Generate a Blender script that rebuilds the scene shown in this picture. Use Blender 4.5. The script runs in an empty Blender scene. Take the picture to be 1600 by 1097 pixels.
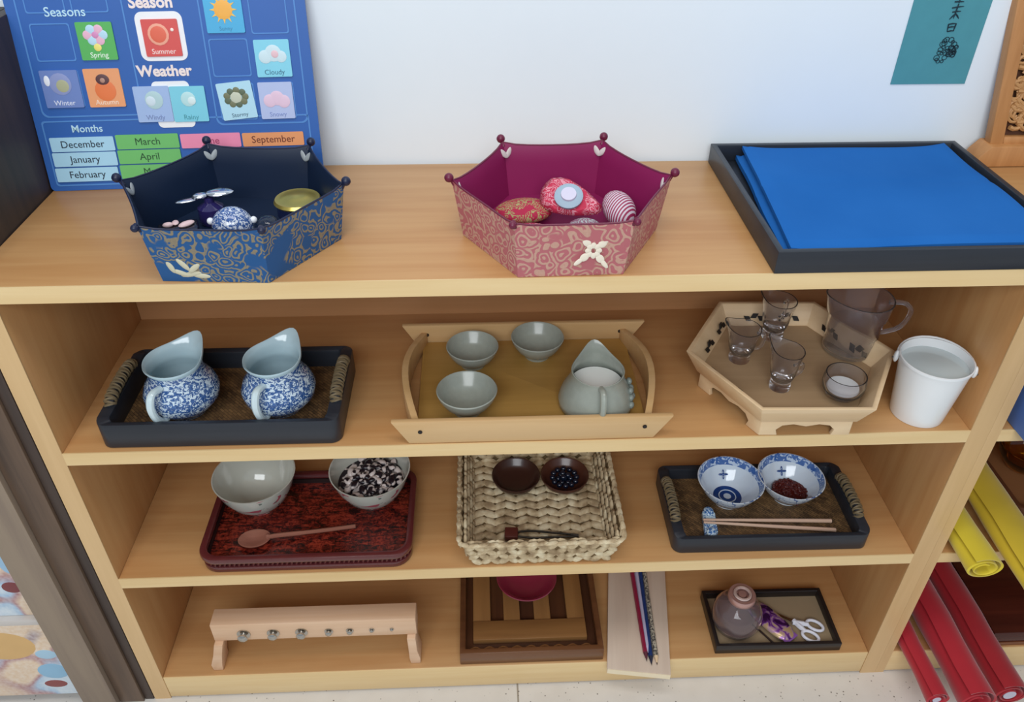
import bpy, bmesh, math, random
from mathutils import Vector, Matrix, Euler
random.seed(7)
C = bpy.context.scene.collection
PI = math.pi

# ------------------------------------------------------------ camera, light, exposure
cam = bpy.data.cameras.new('camera'); co = bpy.data.objects.new('camera', cam); C.objects.link(co)
F = Vector((0.03759041, 0.80379451, -0.59371824)); R_ = Vector((0.99906629, -0.04289105, 0.00518718)); U_ = Vector((0.02129578, 0.59335887, 0.80465629))
m = Matrix((R_, U_, -F)).transposed().to_4x4(); m.translation = Vector((-0.05412005, -0.75529981, 0.70307748))
co.matrix_world = m
cam.sensor_fit = 'HORIZONTAL'; cam.sensor_width = 36; cam.lens = 1258.44 / 1600 * 36
cam.clip_start = 0.02
bpy.context.scene.camera = co
vs = bpy.context.scene.view_settings
vs.view_transform = 'Standard'; vs.look = 'None'; vs.exposure = 0.08; vs.gamma = 1.0; vs.use_curve_mapping = False
w = bpy.data.worlds.new('world'); bpy.context.scene.world = w; w.use_nodes = True
w.node_tree.nodes['Background'].inputs[0].default_value = (0.80, 0.90, 1.0, 1)
w.node_tree.nodes['Background'].inputs[1].default_value = 0.44
def area(name, loc, target, sx, sy, power, col):
    l = bpy.data.lights.new(name, 'AREA'); l.shape = 'RECTANGLE'; l.size = sx; l.size_y = sy; l.energy = power; l.color = col
    o = bpy.data.objects.new(name, l); C.objects.link(o); o.location = loc
    o.rotation_euler = (Vector(target) - Vector(loc)).to_track_quat('-Z', 'Y').to_euler(); return o
area('ceiling_light', (-0.1, -0.5, 2.1), (0, 0.1, 0.0), 1.4, 0.5, 11.5, (1.0, 0.97, 0.93))
area('room_window_light', (-0.35, -2.2, 1.65), (0, 0, 0.1), 1.8, 1.0, 38, (0.93, 0.97, 1.0))

# ------------------------------------------------------------ helpers
T, S2, S3, B, FL = 0.2465, 0.0, -0.2459, -0.4961, -0.555
def lin(c):
    if isinstance(c, str): c = [int(c[i:i+2], 16)/255 for i in (0, 2, 4)]
    return tuple(x/12.92 if x <= .04045 else ((x+.055)/1.055)**2.4 for x in c[:3]) + (1,)
class NT:
    def __init__(s, name):
        s.m = bpy.data.materials.new(name); s.m.use_nodes = True; s.t = s.m.node_tree; s.b = s.t.nodes['Principled BSDF']
    def n(s, ty, **k):
        nd = s.t.nodes.new(ty)
        for a, v in k.items():
            if a.startswith('i_'):
                key = a[2:]; key = int(key) if key.isdigit() else key.replace('_', ' ')
                nd.inputs[key].default_value = v
            else: setattr(nd, a, v)
        return nd
    def l(s, a, b): s.t.links.new(a, b)
    def coord(s, scale=(1,1,1), rot=(0,0,0), loc=(0,0,0)):
        tc = s.n('ShaderNodeTexCoord'); mp = s.n('ShaderNodeMapping')
        mp.inputs['Scale'].default_value = scale; mp.inputs['Rotation'].default_value = rot; mp.inputs['Location'].default_value = loc
        s.l(tc.outputs['Object'], mp.inputs[0]); return mp.outputs[0]
    def noise(s, v, scale, detail=3, rough=.5, dist=0):
        n = s.n('ShaderNodeTexNoise'); n.inputs['Scale'].default_value = scale; n.inputs['Detail'].default_value = detail
        n.inputs['Roughness'].default_value = rough; n.inputs['Distortion'].default_value = dist; s.l(v, n.inputs['Vector']); return n
    def ramp(s, f, stops, const=False):
        r = s.n('ShaderNodeValToRGB'); e = r.color_ramp.elements
        if const: r.color_ramp.interpolation = 'CONSTANT'
        while len(e) < len(stops): e.new(.5)
        for k, (p, c) in enumerate(stops): e[k].position = p; e[k].color = lin(c)
        s.l(f, r.inputs[0]); return r.outputs[0]
    def mix(s, f, a, b, mode='MIX'):
        mx = s.n('ShaderNodeMix', data_type='RGBA', blend_type=mode)
        for sock, v in ((mx.inputs[0], f), (mx.inputs[6], a), (mx.inputs[7], b)):
            if hasattr(v, 'is_linked'): s.l(v, sock)
            else: sock.default_value = v
        return mx.outputs[2]
    def bump(s, h, st=.3, dist=.001):
        bp = s.n('ShaderNodeBump'); bp.inputs['Strength'].default_value = st; bp.inputs['Distance'].default_value = dist
        s.l(h, bp.inputs['Height']); s.l(bp.outputs[0], s.b.inputs['Normal'])
def mat(name, c, rough=.5, metal=0, coat=0, sheen=0, var=.06, vs_=30, spec=.5):
    s = NT(name); s.b.inputs['Roughness'].default_value = rough; s.b.inputs['Metallic'].default_value = metal
    s.b.inputs['Coat Weight'].default_value = coat; s.b.inputs['Sheen Weight'].default_value = sheen; s.b.inputs['Specular IOR Level'].default_value = spec
    L = lin(c); n = s.noise(s.coord(), vs_, 3)
    a = tuple(x*(1-var) for x in L[:3])+(1,); b = tuple(min(1, x*(1+var)) for x in L[:3])+(1,)
    s.l(s.mix(n.outputs[0], a, b), s.b.inputs['Base Color']); return s.m
def wood(name, c1, c2, axis=0, rough=.38, scale=1.0, streak=60):
    s = NT(name); sc = [streak*scale]*3; sc[axis] = 3*scale
    v = s.coord(tuple(sc)); n = s.noise(v, 1, 4, .6, .3)
    sc2 = [9*scale]*3; sc2[axis] = 1.2*scale
    n2 = s.noise(s.coord(tuple(sc2)), 1, 2, .5, 1.2)
    mxn = s.n('ShaderNodeMath', operation='ADD'); s.l(n.outputs[0], mxn.inputs[0]); s.l(n2.outputs[0], mxn.inputs[1])
    h = s.n('ShaderNodeMath', operation='MULTIPLY'); s.l(mxn.outputs[0], h.inputs[0]); h.inputs[1].default_value = .5
    s.l(s.ramp(h.outputs[0], [(.36, c1), (.62, c2)]), s.b.inputs['Base Color'])
    s.b.inputs['Roughness'].default_value = rough; s.bump(n.outputs[0], .08, .0005); return s.m
def glass(name, c='FFFFFF', rough=.0, ior=1.45, tr=1):
    s = NT(name); s.b.inputs['Base Color'].default_value = lin(c); s.b.inputs['Transmission Weight'].default_value = tr
    s.b.inputs['Roughness'].default_value = rough; s.b.inputs['IOR'].default_value = ior; return s.m
def brocade(name, base, motif, motif2, scale=60, seed=0, thr=.10, line=None):
    s = NT(name); v = s.coord((1,1,1), loc=(seed, seed*.7, seed*.3)); wn = s.noise(v, scale*.5, 2)
    ad = s.n('ShaderNodeVectorMath', operation='SCALE'); s.l(wn.outputs['Color'], ad.inputs[0]); ad.inputs['Scale'].default_value = .028
    a2 = s.n('ShaderNodeVectorMath', operation='ADD'); s.l(v, a2.inputs[0]); s.l(ad.outputs[0], a2.inputs[1])
    vo = s.n('ShaderNodeTexVoronoi', feature='F1'); vo.inputs['Scale'].default_value = scale; s.l(a2.outputs[0], vo.inputs['Vector'])
    wv = s.n('ShaderNodeMath', operation='SINE'); mu = s.n('ShaderNodeMath', operation='MULTIPLY'); mu.inputs[1].default_value = 22
    s.l(vo.outputs['Distance'], mu.inputs[0]); s.l(mu.outputs[0], wv.inputs[0])
    big = s.noise(v, scale*.42, 1)
    m1 = s.ramp(wv.outputs[0], [(.0, '000000'), (.35, 'FFFFFF')])
    m2 = s.ramp(big.outputs[0], [(.46+thr-.1, '000000'), (.5+thr-.1, 'FFFFFF')])
    mk = s.mix(1.0, m1, m2, 'MULTIPLY')
    fine = s.noise(v, scale*8, 2)
    mc = s.mix(fine.outputs[0], lin(motif), lin(motif2))
    s.l(s.mix(mk, lin(base), mc), s.b.inputs['Base Color']); s.b.inputs['Roughness'].default_value = .6; s.b.inputs['Specular IOR Level'].default_value = .3
    s.bump(mk, .4, .0006); return s.m
def porcelain(name, base, blue, scale=90, cov=.5, dist=1.5):
    s = NT(name); v = s.coord(); n = s.noise(v, scale, 2, .6, dist)
    n2 = s.noise(v, scale*2.3, 1)
    f = s.ramp(n.outputs[0], [(cov-.03, '000000'), (cov+.03, 'FFFFFF')])
    bl = s.mix(n2.outputs[0], lin(blue), lin('4A76B8'))
    s.l(s.mix(f, lin(base), bl), s.b.inputs['Base Color']); s.b.inputs['Roughness'].default_value = .12; s.b.inputs['Coat Weight'].default_value = .5; return s.m
def weave(name, c1, c2, sc=170, rough=.6, bumpd=.0012):
    s = NT(name); v = s.coord((1,1,1), (0,0,.785)); b = s.n('ShaderNodeTexBrick'); b.inputs['Scale'].default_value = sc
    b.inputs['Color1'].default_value = lin(c1); b.inputs['Color2'].default_value = lin(c2); b.inputs['Mortar'].default_value = lin('1A120C')
    b.inputs['Mortar Size'].default_value = .06; b.inputs['Brick Width'].default_value = 1.4; b.inputs['Row Height'].default_value = .55
    s.l(v, b.inputs['Vector']); n = s.noise(v, 45, 2)
    s.l(s.mix(.35, b.outputs[0], s.ramp(n.outputs[0], [(.4, '3A2A1A'), (.6, c1)])), s.b.inputs['Base Color'])
    s.b.inputs['Roughness'].default_value = rough; s.bump(b.outputs['Fac'], -.6, bumpd); return s.m

def new(): return bmesh.new()
def add_faces(bm, vs, fs):
    V = [bm.verts.new(v) for v in vs]
    for f in fs:
        try: bm.faces.new([V[i] for i in f])
        except ValueError: pass
    return V
def box(bm, x0, x1, y0, y1, z0, z1, M=None):
    vs = [Vector((x, y, z)) for z in (z0, z1) for y in (y0, y1) for x in (x0, x1)]
    if M: vs = [M @ v for v in vs]
    add_faces(bm, vs, [(0,2,3,1), (4,5,7,6), (0,1,5,4), (2,6,7,3), (0,4,6,2), (1,3,7,5)]); return bm
def prism(bm, poly, z0, z1, top=None, M=None):
    n = len(poly); top = top or poly
    vs = [Vector((x, y, z0)) for x, y in poly] + [Vector((x, y, z1)) for x, y in top]
    if M: vs = [M @ v for v in vs]
    add_faces(bm, vs, [tuple(range(n))[::-1], tuple(range(n, 2*n))] + [(i, (i+1) % n, n+(i+1) % n, n+i) for i in range(n)]); return bm
def loops(bm, rings, close=True, caps=True):
    n = len(rings[0]); V = [[bm.verts.new(p) for p in r] for r in rings]
    for a, b in zip(V, V[1:]):
        for i in range(n if close else n-1): bm.faces.new((a[i], a[(i+1) % n], b[(i+1) % n], b[i]))
    if caps:
        for r, rev in ((V[0], True), (V[-1], False)):
            try: bm.faces.new(r[::-1] if rev else r)
            except ValueError: pass
    return bm
def lathe(bm, prof, seg=40, M=None, fn=None):
    rings = []
    for r, z in prof:
        ring = []
        for i in range(seg):
            a = 2*PI*i/seg; p = Vector((max(r, 1e-5)*math.cos(a), max(r, 1e-5)*math.sin(a), z))
            if fn: p = fn(p, a, r)
            ring.append(M @ p if M else p)
        rings.append(ring)
    return loops(bm, rings)
def tube(bm, pts, r, seg=8, closed=False):
    pts = [Vector(p) for p in pts]; n = len(pts); rad = r if isinstance(r, (list, tuple)) else [r]*n
    rings = []; up = Vector((0, 0, 1)); prev = None
    for i in range(n):
        t = (pts[(i+1) % n if closed else min(i+1, n-1)] - pts[(i-1) % n if closed else max(i-1, 0)]).normalized()
        if prev is None:
            u = t.cross(up)
            if u.length < .1: u = t.cross(Vector((1, 0, 0)))
        else: u = prev - t*prev.dot(t)
        u.normalize(); prev = u; v = t.cross(u)
        rings.append([pts[i] + (u*math.cos(2*PI*k/seg) + v*math.sin(2*PI*k/seg))*rad[i] for k in range(seg)])
    if closed: rings.append(rings[0]); 
    if closed:
        V = [[bm.verts.new(p) for p in rg] for rg in rings[:-1]]
        for i in range(n):
            a, b = V[i], V[(i+1) % n]
            for k in range(seg): bm.faces.new((a[k], a[(k+1) % seg], b[(k+1) % seg], b[k]))
        return bm
    return loops(bm, rings)
def ell(bm, c, rx, ry, rz, M=None, seg=12, rg=8):
    mm = Matrix.Translation(c) @ (M or Matrix()) @ Matrix.Diagonal((rx, ry, rz, 1))
    bmesh.ops.create_uvsphere(bm, u_segments=seg, v_segments=rg, radius=1, matrix=mm); return bm
def spline(pts, n=8):
    pts = [Vector(p) for p in pts]; out = []
    P = [pts[0]*2-pts[1]] + pts + [pts[-1]*2-pts[-2]]
    for i in range(1, len(P)-2):
        for k in range(n):
            t = k/n; a, b, c, d = P[i-1:i+3]
            out.append(.5*((2*b)+(c-a)*t+(2*a-5*b+4*c-d)*t*t+(3*b-a-3*c+d)*t**3))
    out.append(pts[-1]); return out
def rrect(x0, x1, y0, y1, r, n=6):
    out = []
    for cx, cy, a0 in ((x1-r, y1-r, 0), (x0+r, y1-r, 90), (x0+r, y0+r, 180), (x1-r, y0+r, 270)):
        for k in range(n+1):
            a = math.radians(a0 + 90*k/n); out.append((cx+r*math.cos(a), cy+r*math.sin(a)))
    return out
def ngon(R, n=6, rot=0, c=(0, 0)): return [(c[0]+R*math.cos(rot+2*PI*i/n), c[1]+R*math.sin(rot+2*PI*i/n)) for i in range(n)]
def wall_ring(bm, outer0, outer1, inner1, inner0, z0, z1, zi=None):
    """open wall: outer bottom/top loops and inner top/bottom loops"""
    zi = z0 if zi is None else zi; rings = [[Vector((x, y, z)) for x, y in p] for p, z in ((outer0, z0), (outer1, z1), (inner1, z1), (inner0, zi), (outer0, z0))]
    V = [[bm.verts.new(p) for p in r] for r in rings[:-1]]; V.append(V[0]); n = len(outer0)
    for a, b in zip(V, V[1:]):
        for i in range(n): bm.faces.new((a[i], a[(i+1) % n], b[(i+1) % n], b[i]))
    return bm
def obj(name, bm, m, parent=None, bev=0, smooth=True, ang=35, seg=2, loc=None, sub=0):
    bmesh.ops.remove_doubles(bm, verts=bm.verts, dist=1e-6)
    bmesh.ops.recalc_face_normals(bm, faces=bm.faces)
    if bev:
        es = [e for e in bm.edges if len(e.link_faces) == 2 and e.calc_face_angle(0) > .6]
        bmesh.ops.bevel(bm, geom=es, offset=bev, segments=seg, affect='EDGES', profile=.5, clamp_overlap=True)
    me = bpy.data.meshes.new(name); bm.to_mesh(me); bm.free()
    if smooth:
        for p in me.polygons: p.use_smooth = True
        me.set_sharp_from_angle(angle=math.radians(ang))
    for x in (m if isinstance(m, (list, tuple)) else [m]): me.materials.append(x)
    o = bpy.data.objects.new(name, me); C.objects.link(o); o.parent = parent
    if loc: o.location = loc
    if sub:
        md = o.modifiers.new('subdivision', 'SUBSURF'); md.levels = md.render_levels = sub
    return o
def tag(o, label, cat=None, group=None, kind=None):
    if label: o['label'] = label
    if cat: o['category'] = cat
    if group: o['group'] = group
    if kind: o['kind'] = kind
    return o
def thing(name, label, cat, loc=(0, 0, 0), rz=0, group=None):
    o = bpy.data.objects.new(name, None); C.objects.link(o); o.location = loc; o.rotation_euler = (0, 0, rz); o.empty_display_size = .02
    return tag(o, label, cat, group)
def copy_tree(o, parent=None):
    c = o.copy(); C.objects.link(c); c.parent = parent
    for ch in list(o.children): copy_tree(ch, c)
    return c
def text_mesh(name, s, size, m, parent, loc, bold=0, extrude=.0003, align='LEFT', label=None):
    cu = bpy.data.curves.new(name, 'FONT'); cu.body = s; cu.size = size; cu.extrude = extrude; cu.offset = bold; cu.align_x = align; cu.resolution_u = 3
    to = bpy.data.objects.new('temp', cu); C.objects.link(to)
    dg = bpy.context.evaluated_depsgraph_get(); me = bpy.data.meshes.new_from_object(to.evaluated_get(dg))
    bpy.data.objects.remove(to); bpy.data.curves.remove(cu)
    me.name = name; me.materials.clear(); me.materials.append(m)
    o = bpy.data.objects.new(name, me); C.objects.link(o); o.parent = parent; o.location = loc; return o
def RZ(a): return Matrix.Rotation(a, 4, 'Z')
def MT(x, y, z): return Matrix.Translation((x, y, z))

# ------------------------------------------------------------ materials
M_wood = wood('honey_beech_laminate', 'B98653', 'C79966', 0)
M_woodv = wood('honey_beech_laminate_upright', 'B98653', 'C79966', 2)
M_edge = wood('pale_beech_edge_band', 'DDBB84', 'E8CB98', 0, .35)
M_edgev = wood('pale_beech_edge_band_upright', 'CDA876', 'DAB684', 2, .35)
M_black = mat('hole_black', '1A1210', .6)
M_dark = wood('dark_stained_wood', '2E2522', '45362E', 2, .5)
M_taupe = wood('taupe_wood', '7B6A5E', '94826F', 2, .55)
M_wallm = mat('white_wall_paint', 'EAF3FA', .85, var=.01)
M_white = mat('white_enamel', 'E9ECEE', .25, coat=.4, var=.02)

# ------------------------------------------------------------ structure
def struct(name, bm, m): o = obj(name, bm, m, smooth=False); o['kind'] = 'structure'; return o
struct('wall_back', box(new(), -2.5, 2.5, .3125, .40, FL-.0, 1.8), M_wallm)
s = NT('speckled_floor_tile'); v = s.coord(); vo = s.n('ShaderNodeTexVoronoi'); vo.inputs['Scale'].default_value = 130; s.l(v, vo.inputs['Vector'])
sp = s.ramp(vo.outputs['Distance'], [(.10, '6E665E'), (.2, 'FFFFFF')]); nn = s.noise(v, 60, 2); nk = s.ramp(nn.outputs[0], [(.5, 'FFFFFF'), (.6, '000000')])
spk = s.mix(nk, sp, lin('FFFFFF')); base = s.mix(s.noise(v, 25, 4).outputs[0], lin('D6CFC6'), lin('E4DFD8'))
br = s.n('ShaderNodeTexBrick'); br.offset = 0; br.inputs['Scale'].default_value = 1; br.inputs['Brick Width'].default_value = 1.2; br.inputs['Row Height'].default_value = .6
br.inputs['Mortar Size'].default_value = .0016; br.inputs['Color1'].default_value = br.inputs['Color2'].default_value = (1, 1, 1, 1); br.inputs['Mortar'].default_value = lin('B9B2A8')
vb = s.coord(loc=(.006+1.2, .32, 0)); s.l(vb, br.inputs['Vector'])
s.l(s.mix(1., s.mix(1., base, spk, 'MULTIPLY'), br.outputs[0], 'MULTIPLY'), s.b.inputs['Base Color']); s.b.inputs['Roughness'].default_value = .4
struct('floor', box(new(), -2.5, 2.5, -2.5, .40, FL-.05, FL), s.m)

# ------------------------------------------------------------ main bookshelf
HW, PW, TT, D = .58, .026, .021, .306
def bookshelf(name, label, x0, x1, pl, pr, holes=True):
    """x0..x1 clear inner width, pl/pr thickness of the side panels"""
    t = thing(name, label, 'bookshelf', ((x0+x1)/2, .15, FL)); ox, oy, oz = -(x0+x1)/2, -.15, -FL
    def bx(nm, a, m, bev=.0015): 
        b = box(new(), a[0]+ox, a[1]+ox, a[2]+oy, a[3]+oy, a[4]+oz, a[5]+oz); return obj(nm, b, m, t, bev)
    tb = bx('top_board', (x0-pl, x1+pr, -.003, D, T-TT, T), M_wood)
    tb2 = bx('edge_band', (x0-pl, x1+pr, -.0046, -.0030, T-TT, T), M_edge, 0); tb2.parent = tb
    for a, b in ((x0-pl, x0), (x1, x1+pr)):
        if b-a < .001: continue
        p = bx('side_panel', (a, b, .0015, D, FL, T-TT-.0002), M_woodv); e = bx('edge_band', (a, b, 0, .0015, FL, T-TT-.0002), M_edgev, 0); e.parent = p
        if holes:
            hx = b if a < 0 else a; dx = .0012 if a < 0 else -.0012
            h = new(); mm = MT(hx+ox+dx/2, .022+oy, T-TT-.009+oz) @ Matrix.Rotation(PI/2, 4, 'Y'); lathe(h, [(.0, -.0006), (.0042, -.0006), (.0042, .0006), (0, .0006)], 20, mm)
            obj('cam_lock_hole', h, M_black, p)
    for z, th in ((S2, .020), (S3, .020)):
        p = bx('shelf_board', (x0, x1, .0018, D-.006, z-th, z), M_wood); e = bx('edge_band', (x0, x1, 0, .0018, z-th, z), M_edge, 0); e.parent = p
    bx('bottom_board', (x0, x1, .002, D-.006, B-.02, B), M_wood)
    bx('plinth', (x0, x1, .0005, .0185, FL+.004, B-.001), M_edge)
    bx('back_panel', (x0, x1, D-.006, D-.001, FL+.02, T-TT), wood('back_panel_laminate', 'B58456', 'C29064', 0) if holes else M_wood)
    return t
bookshelf('bookshelf', 'wide honey beech bookshelf with four levels holding the tea things', -HW, HW, PW, PW)
t = bookshelf('bookshelf', 'neighbouring beech bookshelf at the right edge, with the coloured fabric rolls', .621, 1.45, .0148, .026, False)
tag(t, None, 'bookshelf')

# ------------------------------------------------------------ dark cabinet at the left
t = thing('cabinet', 'dark wooden cabinet against the left end of the bookshelf, with picture panels', 'cabinet', (-.85, .14, FL)); o_ = (.85, -.14, -FL)
def lb(nm, a, m, bev=.001, parent=None): return obj(nm, box(new(), a[0]+o_[0], a[1]+o_[0], a[2]+o_[1], a[3]+o_[1], a[4]+o_[2], a[5]+o_[2]), m, parent or t, bev)
lb('side_panel', (-.622, -.6075, .0, .309, FL, .455), M_dark)
lb('side_panel', (-1.15, -1.11, .0, .309, FL, .455), M_dark)
lb('top_panel', (-1.11, -.6225, .0, .309, .43, .455), M_dark)
lb('back_panel', (-1.11, -.6225, .29, .305, FL, .43), M_dark)
lb('front_post', (-.661, -.6225, -.004, .03, FL, .43), wood('worn_brown_wood', '45362C', '6B5544', 2, .5))
tag(lb('front_post', (-.714, -.6615, -.012, .03, FL, .43), M_taupe), 'wide taupe grey post')
def picture_mat(name, seed, stops):
    s = NT(name); v = s.coord(loc=(seed, seed*2, seed)); n = s.noise(v, 9, 1, .4, .8); n2 = s.noise(v, 160, 1)
    c = s.ramp(n.outputs[0], stops, False); s.l(s.mix(n2.outputs[0], c, s.mix(.5, c, lin('FFFFFF'))), s.b.inputs['Base Color']); s.b.inputs['Roughness'].default_value = .4; return s.m
def picture_panel(z0, z1, seed):
    p = lb('picture_panel', (-1.11, -.7145, .003, .015, z0, z1), picture_mat('printed_picture', seed, [(.34, '7A5A66'), (.40, 'D9B58A'), (.52, 'E0BE95'), (.56, '9A4A4E'), (.60, '8FB7D8'), (.68, 'C6D9E6')]))
    return p
picture_panel(-.325, -.05, 1.3); picture_panel(FL+.02, -.338, 4.1); picture_panel(-.04, .22, 6.2); picture_panel(.23, .42, 8.2)
tag(lb('rail', (-1.11, -.7145, -.006, .02, -.3375, -.3255), mat('pale_rail', 'C9C2BC', .4)), 'pale grey rail')
for dx, dz, r1, r2, c in ((-.745, -.47, .024, .02, '8FBAD6'), (-.742, -.425, .016, .012, 'A9CBE0'), (-.80, -.40, .05, .035, 'D8AE72'), (-.752, -.505, .018, .01, '8C4A48'), (-.725, -.20, .012, .03, '9FC3DE'), (-.735, -.26, .014, .012, '7E3C40')):
    b = new(); ell(b, (dx+o_[0], .003+o_[1], dz+o_[2]), r1, .0006, r2, None, 20, 10); obj('printed_shape', b, mat('print_'+c, c, .5), t)

# ------------------------------------------------------------ calendar board
an, le = math.atan(.018/.346), .197
MB_ = MT(-.606, .232, T+.0004) @ RZ(an) @ Matrix.Rotation(PI/2-le, 4, 'X')
LOCO = MB_
cal = bpy.data.objects.new('calendar_board', None); C.objects.link(cal); cal.matrix_basis = MB_
tag(cal, 'blue seasons and weather calendar board leaning on the wall at the left', 'calendar')
M_cblue = mat('calendar_blue', '2A60AE', .45, var=.05, vs_=8); M_cdk = mat('calendar_pocket_blue', '2657A6', .5); M_clt = mat('calendar_outline_blue', '4F88CC', .5)
M_pale = mat('pale_print', 'BFE3F2', .5); M_wht = mat('white_print', 'F2F3F6', .5); M_cside = mat('calendar_edge', '8FA6CC', .5)
obj('panel', prism(new(), rrect(0, .349, 0, .36, .006), -.004, 0), M_cblue, cal)
def outline(bm, poly, wd, z0=0, z1=.0004):
    cx = sum(p[0] for p in poly)/len(poly); cy = sum(p[1] for p in poly)/len(poly); hx = max(abs(p[0]-cx) for p in poly); hy = max(abs(p[1]-cy) for p in poly)
    inn = [(cx+(x-cx)*(hx-wd)/hx, cy+(y-cy)*(hy-wd)/hy) for x, y in poly]
    wall_ring(bm, poly, poly, inn, inn, z0, z1); return bm
b = new()
for q in ((.012, .135, .092, .36, .008), (.222, .337, .077, .36, .008), (.008, .338, .006, .088, .004)): outline(b, rrect(*q), .0018)
obj('printed_frame', b, M_clt, cal)
def pocket(x0, x1, y0, y1):
    b = outline(new(), rrect(x0, x1, y0, y1, .003), .0014, 0, .0005); obj('pocket_outline', b, M_clt, cal)
for q in ((.0225, .0685, .158, .201), (.0225, .0665, .1035, .148), (.0755, .118, .158, .202), (.074, .116, .103, .149),
          (.2275, .2742, .1355, .180), (.281, .326, .1845, .229), (.2285, .274, .186, .23), (.281, .324, .134, .178), (.229, .274, .083, .128), (.279, .323, .083, .128),
          (.0225, .0685, .212, .255), (.0755, .118, .212, .255), (.281, .326, .238, .28)): pocket(*q)
outb = prism(new(), rrect(.1455, .2010, .1560, .2120, .009), 0, .0006); tag(obj('white_window', outb, M_wht, cal), 'white rounded card window')
b = prism(new(), rrect(.1500, .1955, .0760, .1320, .006), 0, .0006); tag(obj('white_window', b, M_wht, cal), 'white card window behind the pair of weather cards')
M_red = mat('heading_white', 'F3E3DF', .5)
text_mesh('lettering', 'Seasons', .0150, M_pale, cal, (.043, .2085, .0003), .0001)
text_mesh('lettering', 'Season', .0185, M_red, cal, (.1415, .2165, .0003), .0006)
text_mesh('lettering', 'Weather', .0178, M_red, cal, (.1365, .1385, .0003), .0006)
text_mesh('lettering', 'Months', .0125, M_pale, cal, (.0425, .0735, .0003), .0001)
def card(kind, label, x0, x1, y0, y1, col, txt, motif, rot=0, tcol='FFFFFF', group=None, th=.0012, z=.0008, tsz=.0085):
    cx, cy = (x0+x1)/2, (y0+y1)/2; hx, hy = (x1-x0)/2, (y1-y0)/2
    o = bpy.data.objects.new(kind, None); C.objects.link(o); o.matrix_basis = MB_ @ MT(cx, cy, z) @ RZ(rot)
    tag(o, label, 'card', group)
    obj('card_face', prism(new(), rrect(-hx, hx, -hy, hy, .0015, 3), 0, th), mat('card_'+col, col, .4, var=.03, vs_=60), o)
    if txt: text_mesh('lettering', txt, tsz, mat('card_text_'+tcol, tcol, .5), o, (0, -hy+.003 if motif else -tsz*.32, th+.0001), 0, .0002, 'CENTER')
    zz = th+.0003
    def disc(x, y, r, c, dz=0, sy=1): obj('motif', ell(new(), (x, y, zz+dz), r, r*sy, .0004, None, 16, 6), mat('motif_'+c, c, .5), o)
    if motif == 'flower':
        for k in range(6): disc(.009*math.cos(k*PI/3), .007+.007*math.sin(k*PI/3), .0055, 'E9B6CC' if k % 2 else 'B9DDF0')
        disc(0, .007, .004, 'D88FC0', .0002); disc(0, -.007, .0045, 'F0E27A', 0)
    elif motif == 'tree': disc(0, .006, .013, '8C98C8'); disc(.002, .004, .008, 'AEB08E', .0002); disc(-.015, .010, .0035, 'E8ECF6', 0, 1.8)
    elif motif == 'acorn': disc(.001, -.003, .0125, 'E97B45', 0, 1.0); disc(0, .010, .008, '5B3A3E', .0003, .8); disc(0, .009, .003, 'B58A7A', .0007)
    elif motif == 'sun2': disc(-.003, .004, .0125, 'F2A78E'); disc(-.003, .004, .0095, 'E5694F', .0003); disc(.014, .009, .002, 'FFE9DF')
    elif motif == 'sun':
        bb = new()
        for k in range(12):
            a = k*PI/6; prism(bb, [(.009*math.cos(a-.2), .004+.009*math.sin(a-.2)), (.009*math.cos(a+.2), .004+.009*math.sin(a+.2)), (.0165*math.cos(a), .004+.0165*math.sin(a))], th, th+.0004)
        obj('motif', bb, mat('motif_ray', 'F3C25A', .5), o); disc(0, .004, .011, 'F5B24C', .0001)
    elif motif == 'cloud':
        for x, y, r in ((-.009, .002, .008), (.001, .006, .010), (.010, .002, .007)): disc(x, y, r, 'CFE6EE')
        disc(.003, .005, .0045, 'E9C3CC', .0004)
    elif motif == 'cloud2':
        for x, y, r in ((-.008, .0, .008), (.001, .003, .009), (.009, -.001, .008)): disc(x, y, r, 'E6C7DC')
    elif motif == 'storm':
        for k in range(9): a = k*2*PI/9; disc(.0115*math.cos(a), .004+.0085*math.sin(a), .0042, '5E6B55' if k % 2 else '75785A')
        disc(0, .004, .007, 'C9CDB8', .0002)
    elif motif == 'wind': disc(.002, .005, .011, 'B5D3D8'); disc(-.002, .004, .006, 'D3E3EE', .0003)
    elif motif == 'rain': disc(0, .006, .009, 'BCE3E6'); disc(.004, .004, .005, 'DCEFF0', .0003)
    return o
gs = 'season and weather cards on the calendar'
card('season_card', 'green spring card with pink flower on the calendar', .0757, .118, .1587, .2018, '58B35C', 'Spring', 'flower', 0, 'F4FFF0', gs)
card('season_card', 'dusty blue winter card on the calendar, left of the orange one', .0210, .0655, .1038, .148, '6F87C4', 'Winter', 'tree', 0, 'E6EBFA', gs)
card('season_card', 'orange autumn card with dark acorn cap on the calendar', .0725, .1155, .1034, .1488, 'EDA271', 'Autumn', 'acorn', 0, 'FBE3D0', gs)
card('season_card', 'red summer card inside the white window under the Season heading', .1522, .1949, .1612, .2036, 'D9534F', 'Summer', 'sun2', 0, 'FFE6E0', gs)
card('weather_card', 'sky blue card with orange sun at the top of the calendar', .2288, .2738, .1865, .231, '48AEDD', 'Sunny', 'sun', 0, '3F8FB8', gs, tsz=.0065)
card('weather_card', 'light cyan cloudy card at the right side of the calendar', .2812, .3240, .1342, .178, '86D4EA', 'Cloudy', 'cloud', 0, '3D6F8A', gs)
card('weather_card', 'crooked pale card with a dark grey green ring motif on the calendar', .2297, .2728, .0843, .1293, 'B5DFF0', 'Stormy', 'storm', .085, '4D6A7C', gs, tsz=.007)
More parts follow.
